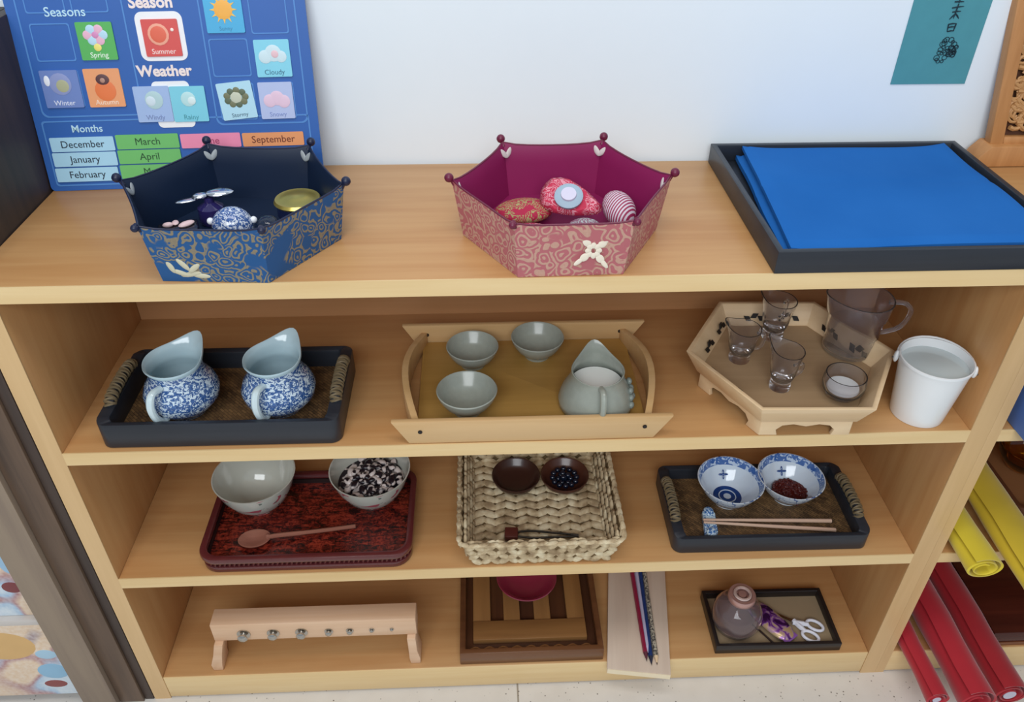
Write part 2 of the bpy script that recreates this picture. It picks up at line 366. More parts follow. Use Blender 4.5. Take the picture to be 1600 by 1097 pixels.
card('weather_card', 'lilac card with pinkish cloud in the lower right of the calendar', .2792, .3212, .0834, .128, 'B6C3E8', 'Snowy', 'cloud2', 0, '7E8FC4', gs, tsz=.008)
card('weather_card', 'lavender blue windy card, left of the pair under the Weather heading', .1270, .1702, .0836, .1268, 'A3BCE6', 'Windy', 'wind', 0, '7C8CB8', gs)
card('weather_card', 'aqua rainy card, right of the pair under the Weather heading', .1708, .2135, .0828, .1258, '7FD0E4', 'Rainy', 'rain', 0, '4C9AA8', gs)
gm = 'month strips at the bottom of the calendar'
for nm, x0, x1, y0, y1, c, tc in (('December', .0133, .0912, .0498, .0676, 'A9D6EE', '1E2C3C'), ('January', .0122, .0905, .0310, .0486, 'A9D6EE', '1E2C3C'), ('February', .0112, .0885, .0116, .0292, 'A9D6EE', '1E2C3C'),
        ('March', .0938, .1712, .0508, .0688, '6FBE6C', '23502C'), ('April', .0926, .1705, .0322, .0495, '6FBE6C', '23502C'), ('May', .0915, .1690, .0130, .0306, '6FBE6C', '23502C'),
        ('June', .1736, .2485, .0496, .0675, 'F08FB0', 'B34A6E'), ('July', .1730, .2480, .0318, .0486, 'F08FB0', 'B34A6E'), ('August', .1722, .2470, .0130, .0306, 'F08FB0', 'B34A6E'),
        ('September', .2509, .3283, .0494, .0665, 'E79A66', '6B2C18'), ('October', .2500, .3275, .0318, .0486, 'E79A66', '6B2C18'), ('November', .2492, .3268, .0130, .0306, 'E79A66', '6B2C18')):
    if nm in ('July', 'August', 'October', 'November'): continue
    cname = {'A9D6EE': 'pale blue', '6FBE6C': 'green', 'F08FB0': 'pink', 'E79A66': 'orange'}[c]
    card('month_strip', cname + ' month strip reading ' + nm + ' on the calendar', x0, x1, y0, y1, c, nm, None, 0, tc, gm, .0010, tsz=.0125)

# ------------------------------------------------------------ teal scroll, paper corner, carved frame
M_teal = mat('teal_paper', '4F96A2', .9, var=.08, vs_=50); M_ink = mat('ink', '15333F', .8)
t = thing('paper_scroll', 'teal paper scroll with ink writing and a round flower drawing on the wall', 'scroll', (.5565, .3122, .3495))
obj('paper', box(new(), -.0512, .0512, -.0010, -.0002, 0, .30), M_teal, t)
b = new(); rnd = random.Random(5)
for k in range(34):
    aa = rnd.uniform(0, 2*PI); qq = math.sqrt(rnd.random()); cx = .0095+.0140*qq*math.cos(aa); cz = .044+.0150*qq*math.sin(aa); r = rnd.uniform(.002, .0042)
    tube(b, [(cx+r*math.cos(a*PI/5), -.0013, cz+r*.9*math.sin(a*PI/5)) for a in range(10)], .0005, 5, True)
obj('ink_drawing', b, M_ink, t)
b = new(); rnd = random.Random(11)
def stroke(x0, z0, x1, z1, r=.0009): tube(b, [(x0, -.0013, z0), ((x0+x1)/2, -.0013, (z0+z1)/2+.0004), (x1, -.0013, z1)], [r, r*1.2, r*.5], 5)
for zc, g in ((.0735, 0), (.0925, 1), (.112, 2), (.134, 0)):
    xo = .008
    if g == 0:
        for q in ((-.005, .004, .005, .005), (-.005, .004, -.004, -.005), (.005, .005, .004, -.005), (-.004, -.005, .005, -.004), (-.004, 0, .004, .001)): stroke(q[0]+xo, q[1]+zc, q[2]+xo, q[3]+zc)
    elif g == 1:
        for q in ((-.007, .005, .008, .007), (0, .010, -.001, -.008), (-.005, 0, .006, .001), (0, -.002, -.006, -.009), (0, -.002, .006, -.008)): stroke(q[0]+xo, q[1]+zc, q[2]+xo, q[3]+zc)
    else:
        for q in ((-.006, .006, .006, .007), (-.006, 0, .007, .002), (0, .010, 0, -.009), (-.006, -.007, .006, -.007)): stroke(q[0]+xo, q[1]+zc, q[2]+xo, q[3]+zc)
obj('ink_writing', b, M_ink, t)
t = obj('paper_sheet', box(new(), -.070, .070, -.0008, -.0001, 0, .2), mat('white_paper', 'F3F2EE', .8), loc=(.012, .3122, .4655))
tag(t, 'white paper sheet on the wall above the pink basket, only its lower edge showing', 'paper')

M_carv = wood('carved_fruitwood', 'A9713F', 'C58D58', 2, .5); M_carvd = mat('carved_recess', '5A3622', .7)
t = thing('carved_screen', 'carved openwork wooden screen standing at the right end, before the wall', 'screen', (.75, .28, T+.0005))
b = new(); prism(b, [(-.118, 0), (.118, 0), (.118, .010), (.100, .030), (-.100, .030), (-.112, .016)], -.022, .012, None, Matrix.Rotation(PI/2, 4, 'X')); obj('foot', b, M_carv, t, .002)
TM = MT(-.0, .010, .028) @ Matrix.Rotation(-.12, 4, 'X') @ Matrix(((1, 0, -.10, 0), (0, 1, 0, 0), (0, 0, 1, 0), (0, 0, 0, 1)))
b = new()
for q in ((-.098, -.079), (.079, .10)): box(b, q[0], q[1], -.012, .004, 0, .30, TM)
box(b, -.0795, .0795, -.012, .004, 0, .010, TM); box(b, -.0795, .0795, -.012, .004, .27, .30, TM)
obj('frame', b, M_carv, t, .002)
obj('back_panel', box(new(), -.0795, .0795, .0, .003, .0, .28, TM), M_carvd, t)
b = new(); rnd = random.Random(3)
for k in range(190):
    cx, cz = (rnd.uniform(-.074, -.030) if k % 2 else rnd.uniform(-.072, .066)), rnd.uniform(.018, .26); r = rnd.uniform(.010, .020); a0 = rnd.uniform(0, 6)
    pts = [TM @ Vector((cx+(r*(1-q/13))*math.cos(a0+q*.55), -.007, cz+(r*(1-q/13))*math.sin(a0+q*.55))) for q in range(11)]
    tube(b, pts, [.0034-.0002*q for q in range(11)], 6)
obj('openwork_carving', b, wood('carving_wood', 'A06E40', 'C2925E', 2, .5), t)

# ------------------------------------------------------------ hexagonal fabric baskets
def hex_basket(loc, rz, label, m_out, m_in, m_btn, m_patch, flower):
    t = thing('fabric_basket', label, 'basket', loc, rz); R0, R1, H = .1155, .1265, .0665
    N = 8
    def prof(Rb, Rt, k, u, v, sag=.0012, off=0):
        a0, a1 = k*PI/3, (k+1)*PI/3; Rr = Rb+(Rt-Rb)*v
        p = Vector((Rr*math.cos(a0), Rr*math.sin(a0), 0)).lerp(Vector((Rr*math.cos(a1), Rr*math.sin(a1), 0)), u)
        hh = H + .003*(abs(2*u-1)**6) - sag*(1-(2*u-1)**2)
        p.z = off+(hh-off)*v; inw = .0025*math.sin(PI*u)*v; p.x *= 1-inw/.12; p.y *= 1-inw/.12; return p
    def ring(Rb, Rt, v, off=0): return [prof(Rb, Rt, k, u/N, v, off=off) for k in range(6) for u in range(N)]
    b = new(); loops(b, [ring(R0, R1, v/6) for v in range(7)] + [ring(R0-.002, R1-.002, 1)], caps=False)
    prism(b, ngon(R0), 0, .001); obj('outer_shell', b, m_out, t, ang=28)
    b = new(); loops(b, [ring(R0-.005, R1-.002, 1)] + [ring(R0-.005, R1-.0045, v/6, .004) for v in range(5, -1, -1)], caps=False)
    bmesh.ops.contextual_create(b, geom=[e for e in b.edges if e.is_boundary and max(x.co.z for x in e.verts) < .0045]); obj('lining', b, m_in, t, ang=28)
    b = new(); tube(b, [p*1.0+Vector((0, 0, .0004)) for p in ring(R0-.001, R1-.001, 1)], .0012, 6, True); obj('piping', b, m_btn, t)
    for k in range(6):
        a = k*PI/3; c = Vector((R1*math.cos(a), R1*math.sin(a), H+.003)); d = Vector((math.cos(a), math.sin(a), 0))
        b = new(); rb = .0054 if k in (0, 1, 2, 3) else .0042; ell(b, c+d*.003+Vector((0, 0, .0035 if k < 4 else .0)), rb, rb, rb); tube(b, [c-d*.003-Vector((0, 0, .005)), c, c+d*.002+Vector((0, 0, .003))], [.0026, .0022, .003], 8)
        obj('corner_button', b, m_btn, t)
        b = new(); q = Matrix.Translation(c-d*.0095-Vector((0, 0, .011))) @ RZ(a) @ Matrix.Rotation(.3, 4, 'Y')
        for sy in (.7, -.7): ell(b, (0, 0, 0), .0013, .0034, .0078, q @ MT(0, sy*.0055, 0) @ Matrix.Rotation(-sy, 4, 'X'), 12, 8)
        obj('corner_patch', b, m_patch, t)
    if flower:
        fy = -R0*math.cos(PI/6)-.0052; b = new(); cx, cz = flower
        FM = MT(cx, fy-.0012, cz) @ Matrix.Rotation(-.14, 4, 'X')
        for k in range(4):
            a = PI/4+k*PI/2+.12
            for r, s1, s2 in ((.012, .0055, .0042), (.0195, .0065, .0026)): ell(b, (0, 0, 0), s1, .0007, s2, FM @ Matrix.Rotation(a, 4, 'Y') @ MT(r, 0, 0), 12, 8)
        for k in range(8):
            a = k*PI/4; ell(b, (0, 0, 0), .0036, .0008, .0030, FM @ Matrix.Rotation(a, 4, 'Y') @ MT(.0058, 0, 0), 10, 6)
        tag(obj('embroidered_flower', b, mat('cream_embroidery', 'E4D9C6', .7), t), 'cream embroidered flower on the front')
    return t
M_navy = mat('navy_satin', '14233C', .4, spec=.4); M_wine = mat('wine_satin', '8A1F55', .42, spec=.3)
bb_ = hex_basket((-.331, .0985, T+.0005), math.radians(-3.8), 'blue brocade hexagonal fabric basket with navy lining, below the calendar',
    brocade('blue_gold_brocade', '24568C', '9A8C74', '77705F', 70, 2.2, .03), M_navy, mat('navy_button', '141B3A', .4), mat('silver_grey_patch', '9AA0A4', .5), None)
b = new(); FM = MT(-.036, -R_[0]*0-.1015, .012)
for k, (x, z, a, l_) in enumerate(((0, 0, .4, .012), (.012, -.002, -.2, .012), (-.008, .008, 1.2, .009), (.006, .011, .9, .010), (.022, -.004, .1, .010), (.017, .006, -.7, .009))):
    ell(b, (0, 0, 0), l_, .0012, .0032, FM @ MT(x, -z*.14*1.0, z) @ Matrix.Rotation(a, 4, 'Y'), 12, 6)
tag(obj('embroidered_leaves', b, mat('cream_leaf', 'C9C3A8', .7), bb_), 'cream leaf embroidery on the front')
pb_ = hex_basket((.0425, .0985, T+.0005), math.radians(1.3), 'pink brocade hexagonal fabric basket with wine red lining, middle of the top board',
    brocade('pink_gold_brocade', 'B86A70', 'CDA692', 'BE8E80', 60, 5.1, -.02), M_wine, mat('wine_button', '6A1638', .4), mat('cream_patch', 'CFC4C0', .5), (.022, .034))

# contents of the blue basket
zb = T+.0055
M_silver = mat('polished_silver', 'C9CDD6', .18, 1); M_gold = mat('brushed_gold', 'C9B45E', .3, .8)
M_bp = porcelain('blue_print_fabric', 'D5DBE6', '1E2F6A', 240, .47)
t = thing('perfume_bottle', 'small glass bottle with shiny silver winged stopper in the blue basket', 'bottle', (-.372, .130, zb)); 
b = new(); lathe(b, [(0, 0), (.014, 0), (.016, .006), (.015, .020), (.006, .026), (.005, .032), (0, .032)]); obj('bottle_body', b, mat('dark_violet_glass', '2A2458', .1, coat=.6), t)
b = new(); ell(b, (.012, .004, .036), .017, .010, .004, RZ(.2)); ell(b, (-.008, -.002, .035), .010, .007, .0035, RZ(.3)); ell(b, (-.022, -.008, .032), .014, .006, .002, RZ(.45)); obj('stopper', b, M_silver, t)
t = thing('ornament_pot', 'round dark pot with a gold rimmed flat lid at the right of the blue basket', 'pot', (-.268, .128, zb))
b = new(); lathe(b, [(0, 0), (.018, 0), (.026, .012), (.025, .024), (0, .024)]); obj('pot_body', b, mat('navy_lacquer', '1B2346', .2, coat=.5), t)
b = new(); lathe(b, [(0, .0245), (.026, .0245), (.028, .027), (.026, .0305), (.020, .030), (.012, .033), (0, .034)], 40); obj('lid', b, M_gold, t)
t = thing('porcelain_ball', 'blue and white patterned ball at the front of the blue basket', 'ornament', (-.334, .080, zb)); b = new(); ell(b, (0, 0, .021), .023, .021, .021, None, 28, 18); obj('ball_body', b, M_bp, t)
b = new(); ell(b, (-.024, 0, .026), .004, .004, .004); ell(b, (.024, .002, .026), .004, .004, .004); obj('bead', b, M_wht, t)
t = tag(obj('glass_marble', ell(new(), (0, 0, .014), .015, .015, .014, None, 24, 16), glass('pale_glass', 'CFE0F0'), loc=(-.298, .088, zb+.012)), 'clear round glass bead beside the patterned ball in the blue basket', 'bead')
t.location = (-.2965, .086, zb)
t = thing('trinket_box', 'small dark trinket with pink and white shells at the left of the blue basket', 'trinket', (-.398, .085, zb), .3)
obj('box_body', box(new(), -.022, .022, -.014, .014, 0, .018), mat('black_lacquer', '17151B', .2, coat=.5), t, .003)
b = new(); ell(b, (.010, -.002, .020), .010, .005, .003, RZ(.5)); ell(b, (-.010, .002, .020), .006, .004, .003); ell(b, (-.002, .006, .0195), .004, .006, .002); obj('shell_inlay', b, mat('pink_shell', 'E9C9C9', .3), t)
t = tag(obj('fabric_pouch', ell(new(), (0, 0, .010), .016, .013, .010, None, 20, 12), mat('bright_blue_silk', '2558A8', .4), loc=(-.285, .058, zb)), 'bright blue silk pouch at the front right inside the blue basket', 'pouch')
# contents of the pink basket
def pouch(name, label, cat, loc, rot, shape, m, extra=None):
    t = thing(name, label, cat, loc); t.rotation_euler = rot; obj('pouch_body', shape, m, t, sub=1)
    if extra: extra(t)
    return t
Mp1 = brocade('rose_brocade', 'C2304F', 'E6A3AE', 'D77C8E', 110, 1.1, .0)
b = new(); prism(b, [(-.040, .006), (-.034, .030), (-.008, .034), (.018, .020), (.046, .004), (.046, -.010), (.012, -.020), (-.016, -.024), (-.036, -.016)], 0, .018)
def ex(t):
    b = new(); lathe(b, [(0, .0165), (.0165, .0165), (.017, .0200), (.011, .0225), (0, .022)], 28, MT(.0, 0, 0)); obj('round_badge', b, mat('pale_blue_badge', '9FB4C4', .5), t)
    b = new(); lathe(b, [(0, .022), (.0095, .022), (.009, .025), (0, .0255)], 24); obj('badge_centre', b, mat('silver_mauve', 'D5D0E4', .3), t)
pouch('brocade_pouch', 'fan shaped pink and red brocade pouch with a pale blue round badge', 'pouch', (.054, .122, zb+.019), (.55, .10, -.35), b, Mp1, ex)
Ms = NT('striped_silk'); v = Ms.coord((1, 1, 1), (0, 0, .9)); wv = Ms.n('ShaderNodeTexWave'); wv.inputs['Scale'].default_value = 95; Ms.l(v, wv.inputs[0]); Ms.l(Ms.ramp(wv.outputs[0], [(.42, '9C2A55'), (.58, 'D9CFD8')]), Ms.b.inputs['Base Color']); Ms.b.inputs['Roughness'].default_value = .5
t = tag(obj('striped_egg', ell(new(), (0, 0, 0), .019, .027, .017, Euler((.3, 0, .25)).to_matrix().to_4x4(), 24, 16), Ms.m, loc=(.112, .105, zb+.021)), 'egg shaped pouch with pink and white stripes at the right of the pink basket', 'pouch')
t = tag(obj('brocade_purse', ell(new(), (0, 0, .012), .036, .026, .012, RZ(.2), 24, 12), brocade('red_green_brocade', 'B02246', 'C9A070', '7E9A60', 120, 3.3, .05), loc=(.000, .122, zb)), 'flat red and gold brocade purse at the left of the pink basket', 'purse')
t = tag(obj('brocade_purse', ell(new(), (0, 0, .010), .024, .016, .010, RZ(-.2), 24, 12), brocade('magenta_brocade', 'A81E4A', 'DDB4B4', 'C08E98', 120, 7.3, .0), loc=(.008, .070, zb)), 'magenta brocade purse in the front left corner of the pink basket', 'purse')
t = tag(obj('silver_ornament', ell(new(), (0, 0, .011), .020, .014, .011, None, 24, 12), brocade('grey_rose_silk', '8F5F74', 'B8BEC2', 'A9B5AE', 140, 2.3, .0), loc=(.068, .078, zb)), 'grey and mauve oval ornament at the front centre of the pink basket', 'ornament')

# ------------------------------------------------------------ black tray with blue cloth
M_btray = wood('black_lacquer_wood', '20242C', '2C313A', 0, .4)
def tray(name, label, poly_out, th, floor_t, h, m, mfloor=None, loc=(0, 0, 0), bev=.0015, cat='tray', rz=0, flare=0):
    """local polygon outline, wall thickness th"""
    t = thing(name, label, cat, loc, rz); cx = sum(p[0] for p in poly_out)/len(poly_out); cy = sum(p[1] for p in poly_out)/len(poly_out)
    hx = max(abs(p[0]-cx) for p in poly_out); hy = max(abs(p[1]-cy) for p in poly_out)
    sc = lambda d: [(cx+(x-cx)*(hx+d)/hx, cy+(y-cy)*(hy+d)/hy) for x, y in poly_out]
    b = wall_ring(new(), sc(-flare), sc(0), sc(-th), sc(-th-flare), 0, h, floor_t); obj('rim', b, m, t, bev)
    obj('tray_floor', prism(new(), sc(-th-flare+.0003), .001, floor_t), mfloor or m, t)
    return t
bt = tray('tray', 'big flat black tray holding the blue cloth at the right of the top board', [(-.173, -.152), (.172, -.152), (.172, .152), (-.173, .152)], .0075, .004, .0275, M_btray, None, (.4415, .1465, T+.0004), .001)
b = new(); prism(b, [(.118, .011), (.122, .014), (.126, .018), (.123, .012), (.120, .010)], 0, .0006, None, MT(0, -.1521, 0) @ Matrix.Rotation(PI/2, 4, 'X')); tag(obj('scuff_mark', b, mat('pink_scuff', 'B0585E', .6), bt), 'small pink scuff on the front')
s = NT('blue_cotton'); v = s.coord(); n = s.noise(v, 7, 3); s.l(s.mix(n.outputs[0], lin('1A5CA6'), lin('2A6EBA')), s.b.inputs['Base Color']); s.b.inputs['Roughness'].default_value = .95; s.b.inputs['Specular IOR Level'].default_value = .1
wn = s.noise(v, 500, 1); s.bump(wn.outputs[0], .15, .0005)
t = thing('folded_cloth', 'bright blue folded cloth lying in the big black tray', 'cloth', (.4415, .1465, T+.0050))
def cloth_layer(z0, z1, dx, dy, seed, sx=1.0):
    b = new(); nx, ny = 36, 34; rn = random.Random(seed)
    cor = [Vector((-.158+dx, -.141+dy, 0)), Vector((.150*sx+dx, -.136+dy, 0)), Vector((.146*sx+dx, .139, 0)), Vector((-.136+dx, .139, 0))]
    top = []; bot = []
    for j in range(ny+1):
        for i in range(nx+1):
            u, vv = i/nx, j/ny; p = cor[0]*(1-u)*(1-vv)+cor[1]*u*(1-vv)+cor[2]*u*vv+cor[3]*(1-u)*vv
            e = min(u, 1-u, vv, 1-vv); p.x += .0007*math.sin(vv*9+seed); p.y += .0009*math.sin(u*8+seed)
            z = z1 + .0012*math.sin(u*5+seed)*math.cos(vv*4) + .0008*math.sin(vv*11+u*3) - .0015*math.exp(-((vv-.55)/.012)**2)
            z += .005*max(0, (abs(u-.5)*2)**6*vv)+.003*(abs(u-.5)*2)**8*(1-vv)
            if e < .03: z -= (z1-z0)*.45*(1-e/.03)
            top.append(bm_v(b, p.x, p.y, z)); bot.append(bm_v(b, p.x, p.y, max(z0, z-(z1-z0)*(1 if e >= .03 else .5))))
    W = nx+1
    for j in range(ny):
        for i in range(nx):
            a = j*W+i; b.faces.new((top[a], top[a+1], top[a+W+1], top[a+W])); b.faces.new((bot[a], bot[a+W], bot[a+W+1], bot[a+1]))
    for i in range(nx):
        b.faces.new((top[i], bot[i], bot[i+1], top[i+1])); k = ny*W+i; b.faces.new((top[k], top[k+1], bot[k+1], bot[k]))
    for j in range(ny):
        k = j*W; b.faces.new((top[k], top[k+W], bot[k+W], bot[k])); k = j*W+nx; b.faces.new((top[k], bot[k], bot[k+W], top[k+W]))
    return b
def bm_v(b, x, y, z): return b.verts.new((x, y, z))
obj('lower_fold', cloth_layer(0, .012, -.002, -.001, 2.0), s.m, t, ang=50); obj('upper_fold', cloth_layer(.0145, .0235, .003, .001, 4.0), s.m, t, ang=50)

# ------------------------------------------------------------ black rattan trays (two)
M_weave = weave('brown_cane_weave', '866540', '4E3822', 150)
M_rat = mat('rattan_binding', '75654A', .6)
def handled_tray(label, w_, d_, h, loc, rz=0, wv=M_weave):
    t = thing('tray', label, 'tray', loc, rz, None); r = .014; th = .016
    po = rrect(-w_/2, w_/2, -d_/2, d_/2, r); pi = rrect(-w_/2+th, w_/2-th, -d_/2+.009, d_/2-.009, .006)
    b = wall_ring(new(), po, po, pi, pi, 0, h, .006); 
    for v in b.verts:
        if v.co.z > h-.001 and abs(v.co.x) > w_/2-th-.002: 
            v.co.z += .010*max(0, 1-(abs(v.co.y)/(d_*.46))**2)+.002
    obj('rim', b, M_btray, t, .002)
    obj('woven_floor', prism(new(), rrect(-w_/2+th-.0002, w_/2-th+.0002, -d_/2+.0088, d_/2-.0088, .006), .001, .0085), wv, t)
    for sx in (-1, 1):
        x = sx*(w_/2-th/2); pts = spline([(x, -d_*.27, h-.004), (x, -d_*.22, h+.008), (x, 0, h+.011), (x, d_*.22, h+.008), (x, d_*.27, h-.004)], 7)
        hd = obj('handle', tube(new(), pts, .0058, 10), M_btray, t)
        b = new()
        for k in range(20):
            p = Vector(pts[4+k]); 
            q = Vector(pts[5+k]); dd = (q-p).normalized(); mm = MT(*p) @ dd.to_track_quat('Z', 'Y').to_matrix().to_4x4()
            rr = [(mm @ Vector((.0066*math.cos(a*PI/6), .0066*math.sin(a*PI/6), (.0016 if k % 2 else -.0016)*math.cos(a*PI/6)))) for a in range(12)]
            tube(b, rr, .0019, 5, True)
        obj('rattan_binding', b, M_rat, hd)
    return t
handled_tray('black wooden tray with woven cane floor under the two blue and white jugs', .300, .160, .036, (-.3835, .0870, S2+.0005), math.radians(-.3))
handled_tray('black wooden tray with woven cane floor under the two blue and white bowls', .293, .153, .029, (.3690, .0905, S3+.0005), math.radians(-.5))

# ------------------------------------------------------------ jugs
M_celad = mat('pale_blue_glaze', 'BAD3DC', .12, coat=.5, var=.03); M_bw = porcelain('blue_white_porcelain', 'D3E3EE', '1A3668', 150, .47, 2.0)
def jug_fn(sa, zneck, rise, push):
    def f(p, a, r):
        d = (a-sa+PI) % (2*PI)-PI; k = max(0, (p.z-zneck[0])/(zneck[1]-zneck[0])); k = min(k, 1.15)
        g = math.exp(-(d/.50)**2)*k**1.5; tilt = .5*(1+math.cos(d))*k**2
        p = p.copy(); p.x += math.cos(sa)*push*g; p.y += math.sin(sa)*push*g; p.z += rise*g + rise*.45*tilt
        if push: 
            side = math.exp(-((abs(d)-1.0)/.5)**2)*k*.05; p.x *= 1-side; p.y *= 1-side
        return p
    return f
def jug(label, loc, sa=1.15, rz=0):
    t = thing('porcelain_jug', label, 'jug', loc, rz, 'blue and white jugs'); t.scale = (1, 1, .87); f = jug_fn(sa, (.068, .090), .0085, .013)
    out = [(0, 0), (.026, 0), (.027, .003), (.036, .012), (.0455, .026), (.0475, .040), (.043, .054), (.036, .066), (.0335, .0745), (.0345, .0830)]
    b = new(); lathe(b, out, 48, None, f)
    bmesh.ops.delete(b, geom=[fc for fc in b.faces if len(fc.verts) > 10 and fc.calc_center_median().z > .05], context='FACES_ONLY'); obj('painted_body', b, M_bw, t, ang=60)
    rim = [(.0344, .0828), (.0378, .0895), (.0372, .0915), (.0352, .0905), (.0328, .082), (.0315, .074), (.033, .066), (.040, .052), (.042, .038), (.036, .016), (.020, .008), (0, .007)]
    V = new(); lathe(V, rim, 48, None, f); 
    bmesh.ops.delete(V, geom=[fc for fc in V.faces if len(fc.verts) > 10 and fc.calc_center_median().z > .05], context='FACES_ONLY')
    obj('glazed_rim', V, M_celad, t, ang=60)
    ha = sa+PI+.12; d = Vector((math.cos(ha), math.sin(ha), 0))
    pts = spline([d*.036+Vector((0, 0, .070)), d*.052+Vector((0, 0, .073)), d*.060+Vector((0, 0, .058)), d*.058+Vector((0, 0, .038)), d*.050+Vector((0, 0, .022)), d*.041+Vector((0, 0, .018))], 6)
    obj('handle', tube(new(), pts, .0050, 10), mat('handle_glaze', 'CBDDE2', .12, coat=.5), t)
    return t
jug('left one of two blue and white porcelain jugs, nearer the bookshelf side panel', (-.443, .0725, .0093), 1.15)
jug('right one of two blue and white porcelain jugs, nearer the bamboo tray', (-.319, .0735, .0093), 1.2)

# ------------------------------------------------------------ bamboo tray with grey cups and milk jug
M_bam = wood('pale_bamboo', 'C8A06C', 'D4B080', 0, .4); M_bamf = wood('bamboo_floor', 'A8803F', 'B9904E', 0, .45)
t = thing('bamboo_tray', 'bamboo serving tray with slanted rails under the grey cups', 'tray', (.0085, .1115, S2+.0005))
obj('tray_floor', prism(new(), rrect(-.148, .150, -.1005, .1005, .004), .001, .0075), M_bamf, t, .001)
for sy in (-1, 1):
    b = new(); prism(b, [(-.157, .0), (.155, .0), (.178, .036), (-.178, .036)], -.004, .004, None, MT(0, sy*.1055, 0) @ Matrix.Rotation(PI/2, 4, 'X') ); r = obj('rail', b, M_bam, t, .0015)
    for sx in (-1, 1):
        h = new(); lathe(h, [(0, -.0003), (.0028, -.0003), (.0028, .0006), (0, .0006)], 14, MT(sx*.142, -.1100 if sy < 0 else .1010, .020) @ Matrix.Rotation(PI/2, 4, 'X'));
        obj('dowel_hole', h, M_black, r)
for sx in (-1, 1):
    b = new(); n = 16; rings = []
    for k in range(n+1):
        y = -.1013+.2026*k/n; x = sx*(.146+.020*math.cos(PI*(k/n-.5))); zt = .024+.016*math.cos(PI*(k/n-.5)); zl = .002+.0*k
        rings.append([(x-.0045, y, zl), (x+.0045, y, zl), (x+.0045, y, zt), (x-.0045, y, zt)])
    loops(b, rings); obj('handle', b, M_bam, t, .001)
M_grey = mat('grey_celadon_glaze', '9A9F95', .25, coat=.2, var=.1, vs_=120)
def grey_cup(label, loc, r, rel=False):
    t = thing('tea_cup', label, 'cup', loc, 0, 'grey tea cups'); k = r/.036
    b = new(); lathe(b, [(0, .001), (.012, .001), (.013, 0), (.017, 0), (.0175, .004), (.020, .006), (.029, .015), (.0345, .025), (.0362, .031), (.0352, .032), (.0335, .0305), (.028, .018), (.018, .009), (0, .007)], 40, Matrix.Scale(k, 4))
    obj('cup_body', b, M_grey, t, ang=60)
    if rel:
        b = new()
        for q in range(5): ell(b, (.0265*k*math.cos(-1.75+q*.12), .0265*k*math.sin(-1.75+q*.12), .014*k+.002*(q % 2)), .0025, .002, .0025, None, 8, 6)
        obj('relief_flower', b, mat('dark_relief', '6C7069', .4), t)
    return t
grey_cup('grey celadon tea cup at the back left of the bamboo tray', (-.067, .157, .0083), .0365)
grey_cup('grey celadon tea cup by the back rail, with a small dark flower on its side', (.0255, .1745, .0083), .0375, True)
grey_cup('grey celadon tea cup at the front left of the bamboo tray', (-.0745, .057, .0083), .0395)
t = thing('milk_jug', 'wide grey celadon jug filled with milk on the bamboo tray', 'jug', (.0955, .063, .0083))
f = jug_fn(PI/2, (.03, .058), .013, .012)
b = new(); lathe(b, [(0, 0), (.044, 0), (.049, .004), (.0495, .012), (.045, .026), (.038, .040), (.0345, .050), (.0350, .056), (.0340, .0565), (.0322, .055), (.033, .046), (.041, .028), (.045, .012), (.040, .004), (0, .003)], 48, None, f)
obj('jug_body', b, M_grey, t, ang=60)
b = new(); lathe(b, [(0, .0335), (.0345, .0335), (.0345, .036), (0, .036)], 40); tag(obj('milk', b, mat('milk', 'F6F8F4', .3), t), 'white milk surface')
pts = spline([(0, -.034, .053), (0.001, -.047, .055), (.001, -.055, .045), (.001, -.055, .030), (0, -.050, .016), (0, -.046, .014)], 6); obj('handle', tube(new(), pts, .0042, 10), M_grey, t)
b = new()
for q, (a, z) in enumerate(((-.15, .018), (-.35, .022), (.0, .026), (-.25, .030), (.12, .017), (-.45, .014), (.1, .034))):
    rr = .0495-.0006*max(0, (z-.012))*1000*.45; ell(b, (rr*math.cos(a), rr*math.sin(a), z), .004, .0055, .005, RZ(a), 10, 6)
obj('relief_flower', b, mat('grey_relief', '858E88', .3), t)

